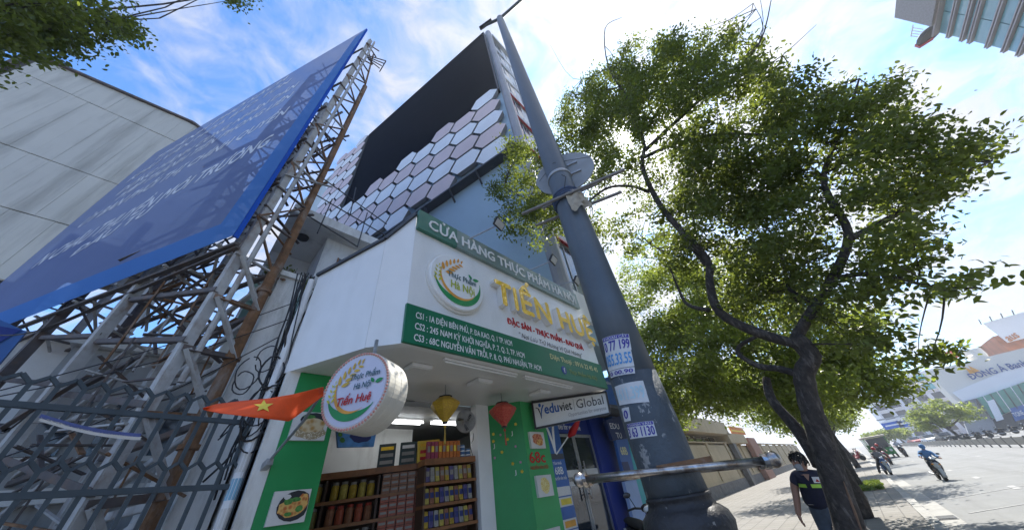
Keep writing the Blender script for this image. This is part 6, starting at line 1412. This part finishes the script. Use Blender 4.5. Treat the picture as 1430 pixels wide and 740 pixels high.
xtext('ĐÔNG Á Bank', X-.1, (1357, 530), (1438, 509), 1.15, LB, bk, .05); xtext('TONE', X-.9, (1418, 582), (1432, 578), .7, WT, bk, .05)
MB().prism([Vector((X-.7, *xq(X-.7, *q)[1:])) for q in ((1410, 570), (1440, 562), (1446, 580), (1418, 588))], (.2, 0, 0)).build('blue_sign', BLUEM, bk)
for k in range(2): c = xq(X-.2, 1355+5*k, 517-2*k); MB().poly([c+Vector((0, -.5, -.6)), c+Vector((0, .5, -.6)), c+Vector((0, .25, .9))]).build('sign_mark', ORANGE, bk)
c = xq(X, 1371, 495); MB().lathe((X+3, c.y, tl.z), [(1.2, 0), (1.5, .8), (1.5, 2.2)], 14).build('roof_tank', BEIG, bk)
xtext('SHB', 131, (1338, 497), (1358, 492), 2.0, LB, bk, .05)
c = xq(131, 1334, 498); MB().box(c+Vector((0, 0, .6)), (.3, 1.7, 1.7)).build('sign_mark', REDT, bk); MB().bar(c+Vector((.2, -1, -2.5)), c+Vector((.2, -1, 0)), .2).build('sign_post', STEEL, bk)
# white block of flats
wf = thing('white_flats', (180, -20, 0), 'white block of flats with rows of dark windows and teal glazing on top', 'building'); X = 170.0
y0, y1 = xq(X, 1246, 600).y, -33.5; zt = xq(X, 1290, 517).z
face_box('block', X+.5, y0, y1, 0, zt, 25, mat('flats_white', (.78, .80, .82), .75, .06, .1), wf)
WN = mat('flats_window', (.05, .06, .08), .25, .25, .3)
for r in range(6):
    for c in range(6):
        w_ = (y0-y1)/6; ya = y0-w_*c-.5; zb = 1.2+(zt-1)/6*r; o = face_box('window', X+.38, ya, ya-w_+1.1, zb, zb+(zt-1)/6-1.0, .1, WN if r < 4 or c % 2 else mat('teal_glass', (.10, .40, .42), .2, .2, .3), wf); o2 = face_box('sill', X+.05, ya+.2, ya-w_+.9, zb-.3, zb-.02, .35, WHB, wf)
of = thing('orange_building', (145, -48, 0), 'orange brick patterned building with a round logo panel at the right edge', 'building'); X = 135.0
q = [xq(X, *p) for p in ((1403, 483), (1452, 452), (1470, 520), (1425, 506))]; face_box('block', X+.2, q[0].y, q[0].y-16, 0, q[0].z+2.5, 14, mat('orange_brick', (.46, .17, .08), .8, .3, .5), of)
for k in range(3): face_box('band', X, q[0].y, q[0].y-16, q[0].z-2.2-2.6*k, q[0].z-1.6-2.6*k, .18, WHB, of)
a = xq(X, 1403, 478); face_box('logo_panel', X-.2, a.y-.3, a.y-7, a.z-.2, a.z+5, .3, WHB, of)
xtext('aus', X-.4, (1410, 477), (1425, 470), 1.6, mat('logo_orange', (.55, .18, .04), .5), of, .04)
for k in range(4): MB().bar((X, a.y-1.8*k, a.z+5), (X-3.0, a.y-1.8*k+.5, a.z+5.6), .16).build('lamp_arm', DKGREY, of)
# overhead road signs
gs = thing('road_sign_gantry', (110, -6, 0), 'blue overhead direction signs on a gantry far down the road', 'sign'); X = 110.0
for px in ((1237, 600, 1256, 586), (1258, 597, 1279, 583)):
    a = xq(X, px[0], px[1]); c = xq(X, px[2], px[3]); MB().box2((X, a.y, a.z), (X+.15, c.y, c.z)).build('sign_panel', mat('road_sign_blue', (.02, .12, .50), .4, .1, 1), gs)
    for k in range(2): MB().box2((X-.03, a.y-.4, a.z+.5+.7*k), (X, c.y+.6, a.z+.75+.7*k)).build('printed_line', WT, gs)
a = xq(X, 1240, 592); MB().bar((X+.3, a.y+1.2, a.z+1), (X+.3, -12, a.z+1), .25).build('beam', STEEL, gs); MB().tube([(X+.3, -12, ROADZ), (X+.3, -12, a.z+1)], .18, 8).build('post', STEEL, gs)
tree('roadside_tree', (88, xq(88, 1350, 618).y, ROADZ), (0, .4, 0), 1.8, [(0, .5, 4.2, 2.6, 3.0, 1.8, .5), (0, 2.6, 3.2, 2.0, 1.8, 1.3, .25), (0, -2.4, 3.4, 2.0, 1.8, 1.4, .25)], 5200, .34, 'round yellow green tree before the bank across the road', None, LEAFB, .2, 90, .4)
tree('roadside_tree', (100, xq(100, 1318, 612).y, ROADZ), (0, .2, 0), 3.0, [(0, 0, 4.0, 1.8, 1.8, 1.3, .6), (0, 1.2, 3.6, 1.5, 1.4, 1.0, .4)], 1800, .3, 'darker tree just left of the yellow green one before the bank', None, LEAF, .2, 70, .4)
for i, px in enumerate((1255, 1270, 1236)):
    tree('roadside_tree', (130+8*i, xq(130, px, 620).y, ROADZ), (0, .2, 0), 1.4, [(0, 0, 2.8, 2.2, 2.6, 1.3, 1.0)], 1500, .5, ('low tree under the blue road signs', 'low tree right of the blue road signs', 'low tree left of the blue road signs')[i], None, LEAFB, .2, 60, .5)
# open sided green bus, cars beyond the fence
def car(lab, m, loc, rz):
    t = thing('car', (0, 0, 0), lab, 'car'); 
    b = MB(); b.prism([(-2.1, -.85, .35), (2.1, -.85, .35), (2.1, -.85, .8), (1.2, -.85, .95), (-1.1, -.85, .95), (-2.1, -.85, .75)], (0, 1.7, 0)); b.build('body', m, t, bevel=.08)
    b = MB(); b.prism([(-1.1, -.75, .95), (1.3, -.75, .95), (.8, -.75, 1.45), (-.5, -.75, 1.45)], (0, 1.5, 0)); b.build('cabin', GLASSD, t, bevel=.06)
    for x in (-1.3, 1.3):
        for y in (-.86, .74): MB().lathe((x, y, .33), [(.2, 0), (.33, 0), (.33, .12), (.2, .12)], 14, (0, 1, 0)).build('wheel', RUBBER, t)
    for y in (-.6, .6): MB().ball((-2.08, y, .66), (.06, .18, .09), 8, 5).build('headlight', LENS, t)
    put(t, loc, rz); return t
car('white car passing beyond the median fence under the road signs', WHITE, (104, -11.2, ROADZ), R_(8)); car('dark car passing beyond the median fence right of the white one', SCB, (98, -12.4, ROADZ), R_(8)); car('red car beyond the median fence, leftmost of the three cars', SCR_, (116, -10.2, ROADZ), R_(8))
def bus():
    t = thing('open_bus', (0, 0, 0), 'open sided green shuttle bus with cream roof far down the road', 'bus'); G = mat('bus_green', (.04, .22, .06), .4, .1, 1)
    MB().box2((-2.3, -.95, .35), (2.6, .95, 1.05)).build('body', G, t, bevel=.06); MB().box2((-2.5, -1.05, 2.15), (2.7, 1.05, 2.32)).build('roof', mat('bus_cream', (.60, .52, .44), .5), t, bevel=.04)
    b = MB()
    for x in (-2.2, -.9, .6, 2.4):
        for y in (-.92, .92): b.box((x, y, 1.6), (.07, .07, 1.1))
    b.build('pillar', G, t); MB().box2((-2.32, -.85, 1.1), (-2.28, .85, 2.1)).build('windscreen', GLASSD, t)
    for x in (-1.0, .3, 1.6): MB().box2((x, -.8, .9), (x+.5, .8, 1.5)).build('seat', DKGREY, t)
    for x in (-1.6, 1.8):
        for y in (-.98, .84): MB().lathe((x, y, .3), [(.15, 0), (.3, 0), (.3, .14), (.15, .14)], 12, (0, 1, 0)).build('wheel', RUBBER, t)
    for y in (-.65, .65): MB().ball((-2.32, y, .75), (.05, .14, .14), 8, 5).build('headlight', LENS, t)
    return t
put(bus(), (63, -2.2, ROADZ), R_(3))

# ------------------------------------------------------------------ thin air haze over the street
hz = MB().box2((-290, -690, -1.5), (1490, 690, 36.0)).build('haze', [], None); hz['kind'] = 'stuff'
hm = bpy.data.materials.new('haze'); hm.use_nodes = True; hm.node_tree.nodes.clear(); pv_ = hm.node_tree.nodes.new('ShaderNodeVolumePrincipled'); pv_.inputs['Density'].default_value = .0009; pv_.inputs['Color'].default_value = (.86, .93, 1, 1); pv_.inputs['Anisotropy'].default_value = .35
ho = hm.node_tree.nodes.new('ShaderNodeOutputMaterial'); hm.node_tree.links.new(pv_.outputs[0], ho.inputs['Volume']); hz.data.materials.append(hm)
